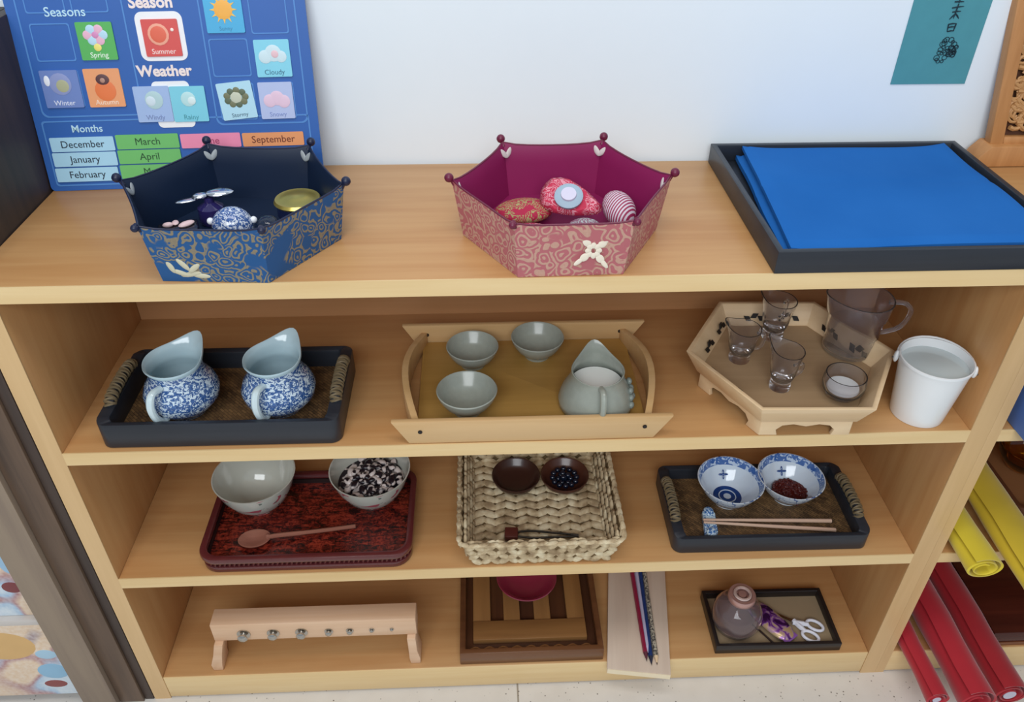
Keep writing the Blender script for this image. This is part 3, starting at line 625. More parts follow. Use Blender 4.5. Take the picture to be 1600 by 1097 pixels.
# ------------------------------------------------------------ hexagonal wooden tray with glassware
M_pale = wood('pale_maple', 'DDBD92', 'E9CDA6', 0, .45); M_hexf = wood('grey_brown_tray_floor', 'A98B68', 'B99B78', 0, .5)
hx = thing('hexagonal_tray', 'hexagonal pale wooden tray on bracket feet holding the glassware', 'tray', (.3620, .1010, S2+.0005), math.radians(-2))
def hexr(R): return ngon(R, 6, 0)
zf = .026; SQ = 1.0
b = wall_ring(new(), hexr(.122), hexr(.1415), hexr(.1345), hexr(.116), zf, .0605, zf+.006); rim = obj('rim', b, M_pale, hx, .001)
obj('tray_floor', prism(new(), hexr(.1165), zf-.001, zf+.0055), M_hexf, hx)
for k in range(6):
    a0, a1 = k*PI/3, (k+1)*PI/3; Rb = .117
    p0 = Vector((Rb*math.cos(a0), Rb*math.sin(a0), 0)); p1 = Vector((Rb*math.cos(a1), Rb*math.sin(a1), 0)); dx = (p1-p0); L = dx.length; dx.normalize(); nrm = Vector((dx.y, -dx.x, 0))
    mm = Matrix((dx, Vector((0, 0, 1)), nrm)).transposed().to_4x4(); mm.translation = p0
    pr = [(0, 0), (.024, 0), (.021, .009), (.028, .016), (.042, .018), (L/2, .0145), (L-.042, .018), (L-.028, .016), (L-.021, .009), (L-.024, 0), (L, 0), (L, zf), (0, zf)]
    b = new(); prism(b, pr, -.006, 0, None, mm); obj('bracket_foot', b, M_pale, hx, .0008)
    # pierced openings shown dark in the sloping side
    R2 = .1262; q0 = Vector((R2*math.cos(a0), R2*math.sin(a0), zf+.019)); q1 = Vector((R2*math.cos(a1), R2*math.sin(a1), zf+.019))
    if k in (0, 1, 2, 3):
        for g in (.26, .66):
            b = new()
            for j, (du, dz, ln) in enumerate(((-.010, -.002, .0052), (0, .002, .0052), (.010, -.002, .0052))):
                c = q0.lerp(q1, g)+dx*du; up = Vector(((q0+q1).x*.5, (q0+q1).y*.5, 0)).normalized()
                up2 = (up*.017+Vector((0, 0, .0345))).normalized(); inn = -(up2.cross(dx)).normalized(); inn = inn if inn.z > 0 else -inn
                c2 = c - up*.0052 + up2*dz; rot = Matrix((dx, up2, inn)).transposed().to_4x4(); rot.translation = c2
                prism(b, [(-ln*1.3, 0), (0, .0040), (ln*1.3, 0), (0, -.0040)], -.0006, .0009, None, rot @ RZ(.6 if j != 1 else -.5))
            obj('pierced_opening', b, M_black, rim)
M_gl = glass('clear_glass', 'F4F4F8', .0, 1.45, .98); M_glt = glass('clear_pressed_glass', 'EDEDF4', .03, 1.45, .96)
zg = S2+.0005+zf+.0058
def vessel(name, label, cat, loc, prof, m, rz=0, fn=None, handle=None, group=None, seg=36):
    t = thing(name, label, cat, loc, rz, group); b = new(); lathe(b, prof, seg, None, fn); obj('glass_body' if m in (M_gl, M_glt) else 'body', b, m, t, ang=60)
    if handle: obj('handle', tube(new(), spline(handle, 6), .0032 if len(handle) > 4 else .0022, 8), m, t)
    return t
fj = jug_fn(PI, (.05, .09), .004, .008)
vessel('glass_jug', 'tall clear glass measuring jug with handle on the hexagonal tray', 'jug', (.4600, .1400, zg), [(0, 0), (.031, 0), (.034, .004), (.0335, .030), (.036, .034), (.0365, .060), (.040, .064), (.0415, .084), (.0425, .088), (.0405, .088), (.0385, .064), (.0345, .058), (.034, .036), (.0315, .032), (.031, .008), (0, .006)], M_glt, 0, fj,
    [(.040, 0, .078), (.058, -.006, .080), (.068, -.010, .068), (.060, -.008, .042), (.034, 0, .026)])
cr = [(0, 0), (.014, 0), (.015, .004), (.013, .010), (.0175, .022), (.0195, .040), (.0225, .052), (.021, .052), (.018, .040), (.016, .022), (.011, .012), (0, .010)]
vessel('glass_creamer', 'small clear glass creamer at the left corner of the hexagonal tray', 'creamer', (.3020, .1230, zg), cr, M_gl, 0, jug_fn(2.6, (.035, .055), .006, .008), [(.018, 0, .044), (.030, .0, .040), (.026, 0, .020), (.016, 0, .018)])
vessel('glass_creamer', 'small clear glass creamer standing by the pierced back side of the hexagonal tray', 'creamer', (.3640, .1740, zg), [(r*1.05, z*1.2) for r, z in cr], M_gl, .8, jug_fn(PI/2, (.04, .065), .008, .010), [(.018, 0, .050), (.032, .0, .046), (.028, 0, .024), (.016, 0, .020)])
vessel('glass_creamer', 'slim clear glass creamer with a side handle in the middle of the hexagonal tray', 'creamer', (.3390, .0600, zg), [(r*.95, z*1.15) for r, z in cr], M_gl, 0, jug_fn(2.2, (.032, .052), .006, .008), [(.013, 0, .036), (.026, .004, .034), (.024, .003, .022), (.012, 0, .016)])
gb = vessel('glass_bowl', 'small round clear glass bowl with white contents at the front of the hexagonal tray', 'bowl', (.4130, .0385, zg), [(0, 0), (.012, 0), (.020, .005), (.0265, .015), (.0275, .026), (.0255, .036), (.0240, .036), (.0255, .026), (.0245, .016), (.018, .008), (0, .004)], M_gl)
b = new(); lathe(b, [(0, .0045), (.016, .0085), (.0215, .0145), (.0200, .0175), (0, .019)], 30); obj('white_powder', b, M_white, gb)
# white bucket
bk = thing('bucket', 'small white metal bucket with thin wire handle beside the hexagonal tray', 'bucket', (.5250, .0400, S2+.0005)); bk.scale = (.97, .97, .98)
b = new(); lathe(b, [(0, .002), (.0320, .002), (.0330, 0), (.0342, .0), (.0348, .003), (.0450, .088), (.0465, .0885), (.0465, .0915), (.0448, .0920), (.0435, .088), (.0330, .004), (0, .0035)], 56); obj('bucket_body', b, M_white, bk, ang=50)
b = new(); lathe(b, [(0, .078), (.0421, .078), (.0424, .0805), (0, .0805)], 50); obj('water', b, mat('pale_water', 'C9D6D9', .05, spec=.8), bk)
hd = []
ea = -.42
for k in range(17):
    u = k/16*PI; x = .0475*math.cos(u); q = .0475*math.sin(u); hd.append(RZ(ea) @ Vector((x, q*1.03, .087+.005*math.sin(u))))
obj('wire_handle', tube(new(), hd, .0016, 8), M_white, bk)
for sgn in (1, -1):
    b = new(); ell(b, RZ(ea) @ Vector((sgn*.0478, 0, .082)), .0035, .006, .009, RZ(ea)); obj('handle_ear', b, M_white, bk)
    b = new(); ell(b, RZ(ea) @ Vector((sgn*.0515, -.001, .080)), .0012, .0014, .0014, RZ(ea)); obj('rivet', b, mat('dark_rivet', '55504C', .4, .6), bk)

# ------------------------------------------------------------ red lacquer wicker tray
M_lac = mat('red_brown_lacquer', '5A2426', .25, coat=.4, var=.15, vs_=80)
s = NT('lacquered_wicker'); v = s.coord((1, 1, 1), (0, 0, .7)); n = s.noise(v, 130, 3, .6, 1.5); v2 = s.coord((60, 200, 60), (0, 0, -.5)); n2 = s.noise(v2, 1, 2, .5, .8)
mk = s.mix(.5, n.outputs[0], n2.outputs[0]); s.l(s.ramp(mk, [(.40, '220B0A'), (.50, '5E1B14'), (.60, '8E3222')]), s.b.inputs['Base Color']); s.b.inputs['Roughness'].default_value = .25; s.b.inputs['Coat Weight'].default_value = .3; s.bump(mk, .8, .0015); M_wick = s.m
t = thing('lacquer_tray', 'red brown lacquered wicker tray with rounded corners under the flowered bowls', 'tray', (-.3130, .0925, S3+.0005))
po = rrect(-.152, .150, -.086, .086, .026, 8); pi = rrect(-.144, .142, -.078, .078, .020, 8)
b = wall_ring(new(), po, po, pi, pi, .0, .0100, .004); obj('base_band', b, M_lac, t, .001)
po2 = rrect(-.1545, .1525, -.0885, .0885, .028, 8); b = wall_ring(new(), po2, po2, pi, pi, .0185, .0290, .0185); obj('rim', b, M_lac, t, .003)
b = new(); n_ = 96; per = rrect(-.1495, .1475, -.0835, .0835, .024, 8)
P = [Vector((x, y, 0)) for x, y in per]; Ls = [(P[(i+1) % len(P)]-P[i]).length for i in range(len(P))]; tot = sum(Ls)
for k in range(130):
    d_ = tot*k/130; i = 0
    while d_ > Ls[i]: d_ -= Ls[i]; i += 1
    c = P[i].lerp(P[(i+1) % len(P)], d_/Ls[i]); c2 = c.copy(); c2.z = .0195; c.z = .009; tg = (P[(i+1) % len(P)]-P[i]).normalized()*.0015; tube(b, [c-tg, c2+tg], .0016, 5)
tag(obj('wicker_band', b, M_lac, t), 'row of fine upright wicker twists')
obj('inner_band', wall_ring(new(), rrect(-.1465, .1445, -.0805, .0805, .022, 8), rrect(-.1465, .1445, -.0805, .0805, .022, 8), pi, pi, .0101, .0184), mat('dark_gap', '1E0C0B', .5), t)
obj('woven_floor', prism(new(), rrect(-.1438, .1418, -.0778, .0778, .020, 8), .001, .0095), M_wick, t)
ZL = S3+.0101
s = NT('flowered_porcelain'); v = s.coord(); n = s.noise(v, 38, 2, .5, .5); n3 = s.noise(v, 90, 2); 
pk = s.ramp(n.outputs[0], [(.61, '000000'), (.65, 'FFFFFF')]); gn = s.ramp(n3.outputs[0], [(.66, '000000'), (.69, 'FFFFFF')]); c1 = s.mix(pk, lin('C4C6BC'), lin('B45A68')); s.l(s.mix(gn, c1, lin('6E7A74')), s.b.inputs['Base Color']); s.b.inputs['Roughness'].default_value = .12; s.b.inputs['Coat Weight'].default_value = .5; M_fl = s.m
M_ivory = mat('ivory_glaze', 'C2C4BA', .1, coat=.6, var=.03)
def flowered_bowl(label, loc):
    t = thing('porcelain_bowl', label, 'bowl', loc, 0, 'flowered bowls on the lacquer tray')
    b = new(); lathe(b, [(0, .001), (.015, .001), (.016, 0), (.021, 0), (.0215, .005), (.030, .010), (.044, .026), (.054, .046), (.0610, .068)], 48); 
    bmesh.ops.delete(b, geom=[f for f in b.faces if len(f.verts) > 10 and f.calc_center_median().z > .03], context='FACES_ONLY'); ob = obj('painted_outside', b, M_fl, t, ang=60)
    b = new(); lathe(b, [(.0609, .0675), (.0613, .0690), (.0595, .0690), (.052, .046), (.042, .027), (.028, .012), (.010, .008), (0, .0078)], 48)
    bmesh.ops.delete(b, geom=[f for f in b.faces if len(f.verts) > 10 and f.calc_center_median().z > .03], context='FACES_ONLY'); obj('glazed_inside', b, M_ivory, t, ang=60)
    return t
flowered_bowl('empty off-white porcelain bowl at the left of the lacquer tray', (-.4010, .1260, ZL))
flowered_bowl('off-white porcelain bowl with pink flowers, filled with mottled beans', (-.2280, .1310, ZL))
s = NT('mottled_bean'); oi = s.n('ShaderNodeObjectInfo'); v = s.coord(); ad = s.n('ShaderNodeVectorMath', operation='ADD'); s.l(v, ad.inputs[0]); s.l(oi.outputs['Location'], ad.inputs[1]); n = s.noise(ad.outputs[0], 85, 1)
s.l(s.ramp(n.outputs[0], [(.50, '201820'), (.56, 'D8CCC8')]), s.b.inputs['Base Color']); s.b.inputs['Roughness'].default_value = .3
bean0 = obj('mottled_bean', ell(new(), (0, 0, 0), .0088, .0056, .0046, None, 12, 8), s.m)
tag(bean0, 'black and white mottled bean heaped in the pink flowered bowl', 'bean', 'mottled beans in the flowered bowl')
rnd = random.Random(21); k = 0; placed = []
for layer, (rm, z, cnt) in enumerate(((.0480, .0475, 34), (.037, .0525, 20), (.020, .0565, 8))):
    for q in range(cnt):
        for tr in range(40):
            a = rnd.uniform(0, 2*PI); r = rm*math.sqrt(rnd.uniform(0.02, 1)); p = Vector((r*math.cos(a), r*math.sin(a), z+rnd.uniform(-.001, .001)))
            if all((p-o2).length > .0088 for o2 in placed): break
        else: continue
        placed.append(p); o = bean0 if k == 0 else bean0.copy()
        if k: C.objects.link(o)
        o.location = Vector((-.2280, .1310, ZL))+p; o.rotation_euler = (rnd.uniform(-.3, .3), rnd.uniform(-.3, .3), rnd.uniform(0, PI)); k += 1
b = new(); lathe(b, [(0, .0078), (.028, .0125), (.0410, .0272), (.0500, .0435), (0, .0450)], 36); f_ = obj('bean_heap', b, s.m, loc=(-.2280, .1310, ZL)); tag(f_, 'mass of mottled beans filling the pink flowered bowl below the top layer', 'beans', None, 'stuff')
M_spoon = wood('reddish_spoon_wood', '7E4A3C', 'A26A56', 0, .4)
t = thing('wooden_spoon', 'reddish wooden spoon lying on the lacquer tray', 'spoon', (-.3950, .0520, ZL+.001), .12)
b = new(); lathe(b, [(0, .0), (.010, .0015), (.0165, .006), (.0175, .0085), (.0160, .0088), (.009, .004), (0, .003)], 30, Matrix.Diagonal((1.35, 1, 1, 1))); obj('spoon_bowl', b, M_spoon, t, ang=60)
obj('spoon_handle', tube(new(), spline([(.018, 0, .0075), (.035, 0, .0085), (.07, .001, .0068), (.11, .002, .0056), (.147, .003, .0052)], 6), [.0052]*2+[.0036]*10+[.0032]*13, 8), M_spoon, t)

# ------------------------------------------------------------ braided basket with brown bowls and tongs
s = NT('water_hyacinth'); v = s.coord(); n = s.noise(v, 60, 3); s.l(s.ramp(n.outputs[0], [(.35, '9A8262'), (.5, 'C2AC88'), (.68, 'DECFAE')]), s.b.inputs['Base Color']); s.b.inputs['Roughness'].default_value = .7; s.bump(s.noise(s.coord((200, 200, 200)), 1, 2).outputs[0], .3, .001); M_hy = s.m
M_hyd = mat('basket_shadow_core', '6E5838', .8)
bs = thing('braided_basket', 'square braided water hyacinth basket holding two brown bowls', 'basket', (.0265, .1125, S3+.0005))
HWb, HDb, HWt, HDt, Hb = .100, .101, .119, .1115, .048
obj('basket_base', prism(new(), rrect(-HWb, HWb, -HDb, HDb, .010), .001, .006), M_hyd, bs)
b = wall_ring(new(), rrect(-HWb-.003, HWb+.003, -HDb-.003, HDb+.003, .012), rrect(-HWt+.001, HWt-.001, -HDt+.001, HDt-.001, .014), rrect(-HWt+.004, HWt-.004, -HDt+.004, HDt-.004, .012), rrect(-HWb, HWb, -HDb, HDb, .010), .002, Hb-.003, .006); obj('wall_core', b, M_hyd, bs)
b = new(); rnd = random.Random(8)
def strand(b, c, d, up, L, wd):
    q = d.normalized(); n2 = up.normalized(); s2 = n2.cross(q).normalized(); mm = Matrix((q, s2, n2)).transposed().to_4x4(); ell(b, c, L, wd, wd*.55, mm, 8, 6)
rows, cols = 13, 12
for j in range(rows):
    for i in range(cols):
        x = -HWb+.010+(2*HWb-.020)*(i+.5*(0))/(cols-1); y = -HDb+.009+(2*HDb-.018)*j/(rows-1)
        a = .55 if i % 2 == 0 else -.55
        strand(b, Vector((x+rnd.uniform(-.001, .001), y+rnd.uniform(-.0015, .0015), .0075)), Vector((math.cos(a), math.sin(a), 0)), Vector((0, 0, 1)), .0132, .0072)
tag(obj('braided_floor', b, M_hy, bs), 'herringbone braided floor')
b = new()
for side in range(4):
    ln = HWt if side % 2 == 0 else HDt; cnt = 15 if side % 2 == 0 else 14
    for j in range(4):
        for i in range(cnt):
            u = -1+2*(i+.5)/cnt; v_ = .12+.76*j/3; w1 = (HWb+.004)+(HWt-HWb-.004)*v_; w2 = (HDb+.004)+(HDt-HDb-.004)*v_; z = .002+(Hb-.004)*v_
            if side == 0: c, ax, nr = Vector((u*w1*.95, -w2, z)), Vector((1, 0, 0)), Vector((0, -1, .3))
            elif side == 2: c, ax, nr = Vector((u*w1*.95, w2-.002, z)), Vector((1, 0, 0)), Vector((0, -1, .3))
            elif side == 1: c, ax, nr = Vector((w1-.001, u*w2*.93, z)), Vector((0, 1, 0)), Vector((-1, 0, .3))
            else: c, ax, nr = Vector((-w1+.001, u*w2*.93, z)), Vector((0, 1, 0)), Vector((1, 0, .3))
            a = .6 if (i+j) % 2 else -.6; up = Vector((0, 0, 1)); d = ax*math.cos(a)+up*math.sin(a)
            strand(b, c+Vector((rnd.uniform(-.001, .001), rnd.uniform(-.0006, .0006), rnd.uniform(-.001, .001))), d, nr, .0098, .0052)
            c3 = c*1.0; c3.x *= 1-(.0065/w1 if side % 2 else 0); c3.y *= 1-(.0065/w2 if side % 2 == 0 else 0); strand(b, c3+Vector((0, 0, .002)), d, nr, .0098, .0052)
for v_ in b.verts: v_.co.z = max(v_.co.z, .0006)
obj('braided_wall', b, M_hy, bs)
b = new(); per = rrect(-HWt, HWt, -HDt, HDt, .014, 5); P = [Vector((x, y, Hb)) for x, y in per]; Ls = [(P[(i+1) % len(P)]-P[i]).length for i in range(len(P))]; tot = sum(Ls)
for k in range(64):
    d_ = tot*k/64; i = 0
    while d_ > Ls[i]: d_ -= Ls[i]; i += 1
    c = P[i].lerp(P[(i+1) % len(P)], d_/Ls[i]); tg = (P[(i+1) % len(P)]-P[i]).normalized(); strand(b, c+Vector((0, 0, .0008*math.sin(k*2))), tg+Vector((0, 0, .25)), Vector((0, 0, 1)), .0095, .0042)
tube(b, [p-Vector((0, 0, .0015)) for p in P], .0030, 6, True)
obj('braided_rim', b, M_hy, bs)
M_brn = mat('dark_brown_wood_bowl', '3A221C', .3, coat=.2, var=.15)
ZB = S3+.0115
def brown_bowl(label, loc, m=M_brn):
    t = thing('wooden_bowl', label, 'bowl', loc, 0, 'brown bowls in the braided basket'); b = new()
    lathe(b, [(0, 0), (.020, 0), (.026, .003), (.035, .011), (.0385, .020), (.0378, .0215), (.0355, .020), (.031, .011), (.022, .006), (0, .005)], 40); obj('bowl_body', b, m, t, ang=60); return t
brown_bowl('empty dark brown wooden bowl, left one in the braided basket', (-.0040, .1560, ZB))
brown_bowl('dark brown wooden bowl with black beads, right one in the braided basket', (.0735, .1540, ZB), mat('red_brown_wood_bowl', '4C2A20', .3, coat=.2, var=.15))
bead0 = obj('black_bead', ell(new(), (0, 0, 0), .0046, .0046, .0044, None, 12, 8), mat('blue_black_bead', '10182A', .15, coat=.5))
tag(bead0, 'blue black bead in the right brown wooden bowl', 'bead', 'beads in the brown wooden bowl'); k = 0
for rr, cnt, z in ((.0, 1, .0105), (.0098, 6, .0105), (.0192, 12, .0135), (.0052, 3, .0180)):
    for q in range(cnt):
        o = bead0 if k == 0 else bead0.copy(); a = 2*PI*q/max(cnt, 1)+.3*k*0
        if k: C.objects.link(o)
        o.location = (.0735+rr*math.cos(a), .1540+rr*math.sin(a), ZB+z); k += 1
tg_ = thing('tongs', 'small dark metal tongs with brown wooden head at the front of the braided basket', 'tongs', (.0200, .0440, ZB+.003), -.06)
obj('wooden_head', box(new(), -.046, -.026, -.010, .010, -.001, .009), mat('maroon_wood', '54241E', .4), tg_, .002)
for sy in (-1, 1):
    obj('arm', tube(new(), spline([(-.028, sy*.004, .004), (-.005, sy*.0065, .004), (.030, sy*.004, .0035), (.064, sy*.001, .003)], 6), .0017, 8), mat('dark_metal', '3A3632', .3, .8), tg_)

# ------------------------------------------------------------ blue and white bowls, chopsticks, rest
M_bwin = porcelain('blue_band', 'BFD2EA', '27509A', 110, .44, 1.0); M_bwo = porcelain('blue_white_outside', 'DCE6F0', '2C559A', 90, .60); M_bwi = mat('bluish_white_glaze', 'D4E2F0', .1, coat=.6, var=.02)
M_med = mat('blue_medallion', '1E4486', .15, coat=.5, var=.3, vs_=200)
ZW = S3+.0093
def bw_bowl(label, loc, filled):
    t = thing('porcelain_bowl', label, 'bowl', loc, 0, 'blue and white bowls'); 
    def cut(b, up):
        bmesh.ops.delete(b, geom=[f for f in b.faces if len(f.verts) > 10 and (f.calc_center_median().z > .006 or not up)], context='FACES_ONLY'); return b
    b = new(); lathe(b, [(0, .001), (.016, .001), (.017, 0), (.021, 0), (.0215, .005), (.030, .011), (.042, .027), (.0505, .0435), (.0510, .0450), (.0495, .0452)], 48); obj('painted_outside', cut(b, 1), M_bwo, t, ang=60)
    b = new(); lathe(b, [(.0496, .0451), (.0465, .038), (.0440, .0335)], 48); obj('patterned_band', cut(b, 0), M_bwin, t, ang=60)
    b = new(); lathe(b, [(.0440, .0335), (.040, .027), (.028, .0125), (.022, .0080)], 48); obj('glazed_inside', cut(b, 0), M_bwi, t, ang=60)
    b = new(); lathe(b, [(.0225, .0082), (.0215, .0076), (0, .0072)], 40); bmesh.ops.delete(b, geom=[f for f in b.faces if len(f.verts) > 10 and f.calc_center_median().z > .0078], context='FACES_ONLY'); obj('medallion', b, M_med, t, ang=60)
    b = new(); tube(b, [(.013*math.cos(a*PI/10), .013*math.sin(a*PI/10), .0082) for a in range(20)], .0009, 6, True); ell(b, (0, 0, .008), .006, .006, .0008); obj('medallion_ring', b, M_bwi, t)
    b = new(); c = Vector((0, .0335, .0218)); q = Matrix.Rotation(.85, 4, 'X')
    for a in range(4): ell(b, c, .0040, .0016, .0006, q @ RZ(a*PI/2) @ MT(.0038, 0, 0), 10, 6)
    ell(b, c, .0018, .0018, .0008, q); obj('painted_sprig', b, M_med, t)
    if filled:
        rn = random.Random(4); b = new()
        lathe(b, [(0, .009), (.0225, .0095), (.0275, .0138), (0, .0165)], 30, MT(.003, -.004, 0)) 
        for k in range(170):
            a = rn.uniform(0, 2*PI); r = .027*math.sqrt(rn.random()); ell(b, (.003+r*math.cos(a), -.004+r*math.sin(a), .0165-.1*r+rn.uniform(0, .0012)), .0026, .0019, .0018, RZ(rn.uniform(0, 3)), 6, 5)
        o = obj('red_beans', b, mat('dark_red_bean', '5A1C16', .35, var=.3, vs_=300), loc=loc); tag(o, 'small dark red beans heaped in the right blue and white bowl', 'beans', None, 'stuff')
    return t
bw_bowl('empty blue and white porcelain bowl with a round blue medallion inside', (.3260, .1110, ZW), False)
bw_bowl('blue and white porcelain bowl with dark red beans inside', (.4215, .1150, ZW), True)
t = thing('chopstick_rest', 'blue and white porcelain chopstick rest at the left of the cane tray', 'chopstick rest', (.2850, .0570, ZW+.0005), 1.45); t.scale = (1.15, 1.35, 1.1)
b = new(); prism(b, rrect(-.020, .020, -.0075, .0075, .004), 0, .006); 
for v_ in b.verts: v_.co.z += .004*(abs(v_.co.x)/.020)**2 if v_.co.z > .003 else 0
obj('rest_body', b, porcelain('rest_porcelain', 'C9DCE6', '2C5C8C', 170, .5), t, .0015)
M_fin = porcelain('rest_porcelain_ends', 'C9DCE6', '2C5C8C', 240, .5)
for sx in (-1, 1): obj('fin', ell(new(), (sx*.018, 0, .010), .008, .006, .004), M_fin, t)
M_chop = wood('bare_chopstick_wood', 'C09C86', 'D8B8A0', 0, .5)
for nm, y0, y1 in (('wooden chopstick on the cane tray, the upper one with its end nearer the bowls', .0580, .0570), ('wooden chopstick on the cane tray, the lower one nearer the front rim', .0530, .0390)):
    L0 = Vector((.274, y0, ZW+.0150)); L1 = Vector((.4725, y1, ZW+.0050)); t = obj('chopstick', tube(new(), [Vector((0, 0, 0)), (L1-L0)*.5, L1-L0], [.0018, .0026, .0032], 8), M_chop, loc=L0); tag(t, nm, 'chopstick', 'pair of wooden chopsticks')

# ------------------------------------------------------------ bottom level: rack with knobs
M_mple = wood('pinkish_maple', 'D5AC88', 'E3C0A0', 0, .5)
t = thing('knob_rack', 'light wooden bench rack with seven metal knobs on the bottom level', 'rack', (-.3330, .0300, B+.0005))
obj('beam', box(new(), -.154, .166, -.012, .019, .068, .109), M_mple, t, .002)
for sg, xb, xt in ((-1, -.1595, -.1465), (1, .1600, .1570)):
    lg = new(); prism(lg, [(xb-.008, 0), (xb+.008, 0), (xb+.0085, .012), ((xb+xt)/2+.006, .035), (xt+.007, .0678), (xt-.007, .0678), ((xb+xt)/2-.008, .038), (xb-.0095, .014)], -.020, .014, None, MT(0, 0, 0) @ Matrix(((1, 0, 0, 0), (0, 0, 1, 0), (0, 1, 0, 0), (0, 0, 0, 1)))); obj('leg', lg, M_mple, t, .0015)
M_knob = mat('brushed_nickel', 'B9B6B0', .22, 1)
for k, (x, r) in enumerate(((-.1030, .0105), (-.0570, .0098), (-.0128, .0098), (.0300, .0068), (.0630, .0060), (.0975, .0042), (.1290, .0032))):
    mm = MT(x-.002, -.0122, .085) @ Matrix.Rotation(PI/2, 4, 'X'); b = new(); lathe(b, [(0, 0), (r*1.0, 0), (r*1.0, .0015), (r*.45, .002), (r*.4, r*.6), (r*.7, r*.65), (r*.75, r*.9), (r*.45, r*1.15), (0, r*1.2)], 20, mm); kb = obj('knob', b, M_knob, t, ang=50)
bk_ = None
# brown slatted tray
M_btr = wood('walnut_brown_wood', '583520', '70482C', 0, .3); M_sl = wood('amber_brown_slat', '835A32', '9A6E40', 0, .35); M_slv = wood('amber_brown_slat_upright', '835A32', '9A6E40', 1, .35)
t = thing('tea_tray', 'dark brown wooden slatted tea tray on the bottom level', 'tray', (.0175, .1150, B+.0005))
po = [(-.1175, -.1105), (.1175, -.1105), (.1175, .1105), (-.1175, .1105)]; pi = [(-.108, -.101), (.108, -.101), (.108, .101), (-.108, .101)]
obj('rim', wall_ring(new(), po, po, pi, pi, 0, .030, .008), M_btr, t, .0015); obj('tray_floor', prism(new(), [(-.1082, -.1012), (.1082, -.1012), (.1082, .1012), (-.1082, .1012)], .001, .009), wood('dark_tray_floor', '47291A', '5A3620', 1, .4), t)
obj('cross_slat', box(new(), -.096, .094, -.080, -.043, .0092, .021), M_sl, t, .0015)
for x0, x1 in ((-.096, -.066), (-.044, -.016), (.008, .036), (.064, .094)): obj('slat', box(new(), x0, x1, -.0425, .092, .0092, .019), M_slv, t, .0015)
b = new()
for k in range(9):
    x = -.092+k*.023; tube(b, spline([(x-.008, -.090, .010), (x, -.0885, .0125), (x+.008, -.091, .010)], 4), .0022, 6)
tube(b, [(-.100, -.094, .0125), (.100, -.094, .0125)], .002, 6)
obj('cord_trim', b, mat('copper_brown_cord', '8E6038', .4), t)
t2 = thing('red_bowl', 'shiny dark pink red bowl on the slatted tea tray', 'bowl', (.0155, .1380, B+.0005+.0193))
b = new(); lathe(b, [(0, 0), (.022, 0), (.024, .004), (.040, .016), (.048, .028), (.0525, .032), (.0515, .0335), (.0465, .0305), (.036, .017), (.020, .008), (0, .007)], 44); obj('bowl_body', b, mat('crimson_lacquer', '8A2A40', .25, coat=.5, var=.12), t2, ang=60)
# pale board with pencils
bd = thing('wooden_board', 'pale thin wooden board jutting out over the front edge, with pencils on it', 'board', (.2020, .0650, B+.0005), -math.radians(8.5))
obj('board_body', box(new(), -.0510, .0510, -.0930, .135, 0, .0125), wood('pale_pinkish_wood', 'CDB6A2', 'DCC8B4', 1, .5), bd, .001)
tag(obj('front_edge', box(new(), -.0505, .0505, -.0940, -.0931, .0008, .0118), mat('cream_edge', 'F0DFBE', .5), bd), 'cream coloured front edge')
zp = B+.0005+.0125
def pencil(label, a, c, col, tip='E2C39C', lead='2A2622', r=.0040, pat=None):
    A, D_ = Vector((a[0], a[1], zp+r+.0002)), Vector((c[0], c[1], zp+r+.0002)); d = (D_-A); L = d.length
    t = thing('pencil', label, 'pencil', A, 0, 'pencils on the pale board'); q = d.to_track_quat('Z', 'Y').to_matrix().to_4x4()
    lathe_b = new(); lathe(lathe_b, [(0, 0), (r, 0), (r, L-.016), (0, L-.016)], 6, q); obj('barrel', lathe_b, pat or mat('pencil_'+col, col, .3, var=.1), t, smooth=False)
    b = new(); lathe(b, [(r*.97, L-.0158), (r*.25, L-.004)], 12, q); obj('sharpened_wood', b, mat('pencil_tip_'+tip, tip, .6), t)
    b = new(); lathe(b, [(r*.27, L-.0045), (.0002, L)], 8, q); obj('lead', b, mat('pencil_lead', lead, .4), t)
    return t
s = NT('silver_speckled_pencil'); n = s.noise(s.coord(), 400, 1); s.l(s.ramp(n.outputs[0], [(.45, '4E4A48'), (.55, 'B9B09C')]), s.b.inputs['Base Color'])
pencil('dark red pencil, leftmost of the bundle on the pale board', (.2085, .1650), (.2035, -.0120), '8E2040', '5A2030')
pencil('pale lilac pencil between the red and the navy ones on the board', (.2160, .1640), (.2080, -.0010), 'B9B4CC', 'B9B4CC')
pencil('navy blue pencil in the bundle on the pale board', (.2230, .1640), (.2100, -.0195), '20386E', '1E2238')
pencil('grey speckled pencil, rightmost of the bundle on the pale board', (.2300, .1640), (.2190, -.0190), 'A9A49A', 'E2C39C', pat=s.m)
# black tray with jar, packet and scissors
bt2 = tray('tray', 'small black tray with kraft paper lining at the right of the bottom level', [(-.105, -.0560), (.105, -.0560), (.105, .0560), (-.105, .0560)], .0065, .004, .0195, mat('black_brown_lacquer', '201A1A', .35), mat('kraft_paper', '9C8668', .8, var=.05), (.4280, .0630, B+.0005), .001, rz=math.radians(-.5))
zt = B+.0005+.0042
t = thing('glass_jar', 'round clear glass jar with a copper coloured ring lid in the small black tray', 'jar', (.3680, .0600, zt))
b = new(); lathe(b, [(0, 0), (.028, 0), (.036, .006), (.0415, .022), (.0405, .042), (.032, .058), (.022, .064), (.0195, .070), (.0180, .070), (.0200, .063), (.030, .056), (.0385, .041), (.0395, .022), (.034, .008), (.027, .003), (0, .003)], 44); obj('glass_body', b, glass('faint_pink_glass', 'F3E4E6', .0, 1.45, .94), t, ang=60)
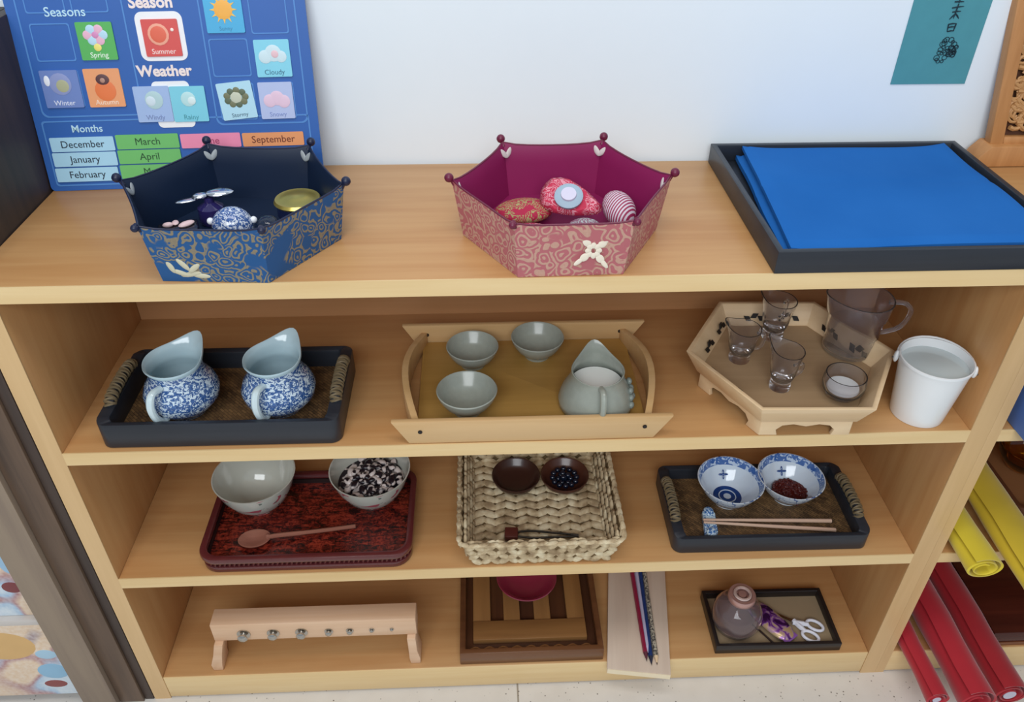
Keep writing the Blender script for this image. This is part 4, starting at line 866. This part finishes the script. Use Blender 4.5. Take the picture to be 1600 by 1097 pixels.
b = new(); lathe(b, [(0, .0702), (.021, .0702), (.0225, .073), (.0225, .081), (.021, .0835), (.016, .0835), (.0145, .079), (.008, .079), (.0065, .083), (0, .084)], 40); tag(obj('lid', b, mat('copper_lid', 'C9A098', .3, .6), t, ang=50), 'copper coloured ring lid')
b = new(); tube(b, [(.0125*math.cos(a*PI/12), .0125*math.sin(a*PI/12), .0842) for a in range(24)], .0028, 8, True); tag(obj('lid_ring', b, mat('rose_silver', 'E6CFC8', .25, .5), t), 'bright ring on the lid')
t = thing('sachet', 'shiny purple and gold paper packet lying beside the glass jar', 'packet', (.4290, .0590, zt+.0005)); t.rotation_euler = (0, 0, -.98)
s = NT('purple_gold_foil'); v = s.coord(); n = s.noise(v, 55, 2, .5, .8); s.l(s.ramp(n.outputs[0], [(.42, '3A1448'), (.5, '7C3F96'), (.56, 'B893A6'), (.62, 'C0A47C')]), s.b.inputs['Base Color']); s.b.inputs['Roughness'].default_value = .25; s.b.inputs['Metallic'].default_value = .3
b = new(); ell(b, (0, 0, .0085), .045, .0200, .0085, None, 24, 12)
for v_ in b.verts: v_.co.x *= 1.0; v_.co.y *= 1+.35*(abs(v_.co.x)/.043)**2; 
obj('packet_body', b, s.m, t)
b = new(); 
for sx in (-1, 1): box(b, sx*.0425-.004, sx*.0425+.004, -.014, .014, .0075, .0092)
tag(obj('crimped_end', b, mat('purple_foil', '8A5AA6', .3), t, .0004), 'violet crimped end')
t = tag(obj('dark_straw', tube(new(), [(0, 0, 0), (.060, 0, 0)], .0016, 8), mat('black_stick', '2C1614', .4), loc=(.3990, .0570, zt+.0022)), 'thin black stick beside the purple packet in the small black tray', 'stick'); t.rotation_euler = (0, 0, -.98)
sc = thing('scissors', 'small scissors with white plastic handles in the small black tray', 'scissors', (.4860, .0450, zt+.0060)); sc.rotation_euler = (0, 0, -.62)
M_sw = mat('white_plastic', 'E8E8F2', .3)
for sy in (-1, 1):
    b = new(); tube(b, [(.012+.0120*math.cos(a*PI/9)*1.15, sy*.0125+.0088*math.sin(a*PI/9), 0) for a in range(18)], .0027, 8, True); tube(b, spline([(.002, sy*.008, 0), (-.008, sy*.004, 0), (-.022, -sy*.002, 0)], 5), [.0040]*4+[.0046]*7, 8)
    hd_ = obj('handle', b, M_sw, sc)
    b = new(); prism(b, [(-.020, -sy*.003), (-.022, sy*.002), (-.060, -sy*.0005), (-.060, -sy*.0015)], .0003 if sy > 0 else -.0015, .0015 if sy > 0 else -.0003); obj('blade', b, M_silver, sc)

# ------------------------------------------------------------ things on the neighbouring shelf
def roll(name, label, x, z, y0, y1, rx, rz_, m, core=None, tilt=0, turns=2.2):
    t = thing(name, label, 'fabric roll', (x, y1, z), 0)
    # spiral sheet cross-section extruded along y
    b = new(); n = int(turns*28); th = .0028; pts = []
    for k in range(n+1):
        a = 2*PI*turns*k/n; f_ = .38+.62*k/n; pts.append((rx*f_*math.cos(a+1.0), rz_*f_*math.sin(a+1.0)))
    inner = [(px*(1-th/rx*1.2), pz*(1-th/rz_*1.2)) for px, pz in pts]; poly = pts
    ny = 7; rings = []
    for j in range(ny+1):
        y = (y0-y1)*j/ny; sl = tilt*y
        rings.append([Vector((px+.0012*math.sin(y*40+pz*90), y+.002*math.sin(k_*.2), pz+sl)) for k_, (px, pz) in enumerate(poly)] + [Vector((px+.0012*math.sin(y*40+pz*90), y, pz+sl)) for px, pz in inner[::-1]])
    loops(b, rings, True, False)
    L_ = len(rings[0])
    b.verts.ensure_lookup_table()
    for base_i in (0, ny*L_):
        for k_ in range(n): b.faces.new((b.verts[base_i+k_], b.verts[base_i+k_+1], b.verts[base_i+L_-2-k_], b.verts[base_i+L_-1-k_]))
    obj('rolled_fabric', b, m, t, ang=50)
    if core:
        b = new(); rr = .34; rings = []
        lathe(b, [(0, 0), (rr, 0), (rr, 1), (0, 1)], 20, Matrix(((rx, 0, 0, 0), (0, 0, (y0-y1), 0), (0, rz_, 0, 0), (0, 0, 0, 1))) ); tag(obj('paper_core', b, core, t, .0), 'pale core showing at the end')
    return t
M_rfel = mat('red_felt', 'B01226', .7, sheen=.3, var=.08, vs_=15); M_yfel = mat('yellow_felt', 'D9C22A', .7, sheen=.3, var=.08, vs_=15); M_bfel = mat('royal_blue_felt', '0E55A8', .7, sheen=.3, var=.08, vs_=15)
M_core = mat('grey_white_core', 'C8C4D2', .6)
roll('fabric_roll', 'red fabric roll, narrow one nearest the bookshelf side panel', .6425, B+.0205, .22, -.098, .0195, .0195, M_rfel, M_core)
roll('fabric_roll', 'wide red fabric roll in the middle, ending in a folded pink edge', .6940, B+.0335, .23, -.112, .0305, .033, M_rfel)
roll('fabric_roll', 'red fabric roll at the right with a pale core at its end', .7545, B+.0295, .23, -.100, .029, .029, mat('deep_red_felt', 'A5101F', .7, sheen=.3, var=.08), M_core)
roll('fabric_roll', 'short flattened yellow fabric roll poking out beside the side panel', .6520, S3+.0235, .20, -.048, .029, .023, M_yfel)
roll('fabric_roll', 'long yellow fabric roll hanging out further at the right edge', .7200, S3+.0215, .24, -.130, .037, .021, mat('golden_yellow_felt', 'D2B426', .7, sheen=.3, var=.08), None, .05)
t = thing('fabric_bin', 'royal blue soft fabric bin at the right edge, on the level of the bucket', 'bin', (.72, .07, S2+.0005))
b = wall_ring(new(), rrect(-.083, .083, -.125, .125, .018, 6), rrect(-.088, .088, -.130, .130, .018, 6), rrect(-.083, .083, -.125, .125, .014, 6), rrect(-.079, .079, -.121, .121, .014, 6), 0, .110, .004); obj('bin_wall', b, M_bfel, t, .0015)
obj('bin_floor', prism(new(), rrect(-.0788, .0788, -.1208, .1208, .014, 6), .0005, .005), M_bfel, t)
b = new(); tube(b, [Vector((x*1.0, y*1.0, .078)) for x, y in rrect(-.0862, .0862, -.1282, .1282, .018, 6)], .0012, 6, True); obj('stitched_seam', b, mat('dark_blue_seam', '0A3C80', .7), t)
t = thing('wooden_box', 'glossy dark red brown box behind the red fabric rolls', 'box', (.8700, .0680, B+.0005))
obj('box_body', box(new(), -.083, .075, -.062, .090, 0, .032), wood('dark_mahogany', '3A1612', '54241A', 0, .15), t, .002)
obj('box_base', box(new(), -.084, .076, -.0635, -.0621, 0, .008), wood('mahogany_edge', '6E3A22', '84502E', 0, .3), t)
t = thing('brown_tray', 'dark brown tray behind the yellow rolls at the right edge', 'tray', (.8400, .1400, S3+.0005))
po = rrect(-.075, .095, -.080, .095, .012); pi = rrect(-.067, .087, -.072, .087, .008); obj('rim', wall_ring(new(), po, po, pi, pi, 0, .024, .005), mat('brown_wicker', '5A3522', .4, var=.2, vs_=150), t, .002)
obj('tray_floor', prism(new(), rrect(-.0668, .0868, -.0718, .0868, .008), .001, .006), mat('brown_tray_floor', '8A5E3C', .4), t)
t = thing('amber_bowl', 'amber glass bowl in the dark brown tray at the right edge', 'bowl', (.8350, .1700, S3+.0005+.0062))
b = new(); lathe(b, [(0, 0), (.022, 0), (.028, .006), (.042, .028), (.048, .046), (.046, .046), (.039, .029), (.025, .009), (0, .006)], 36); obj('bowl_body', b, glass('amber_glass', 'E0A428', .05), t, ang=60)
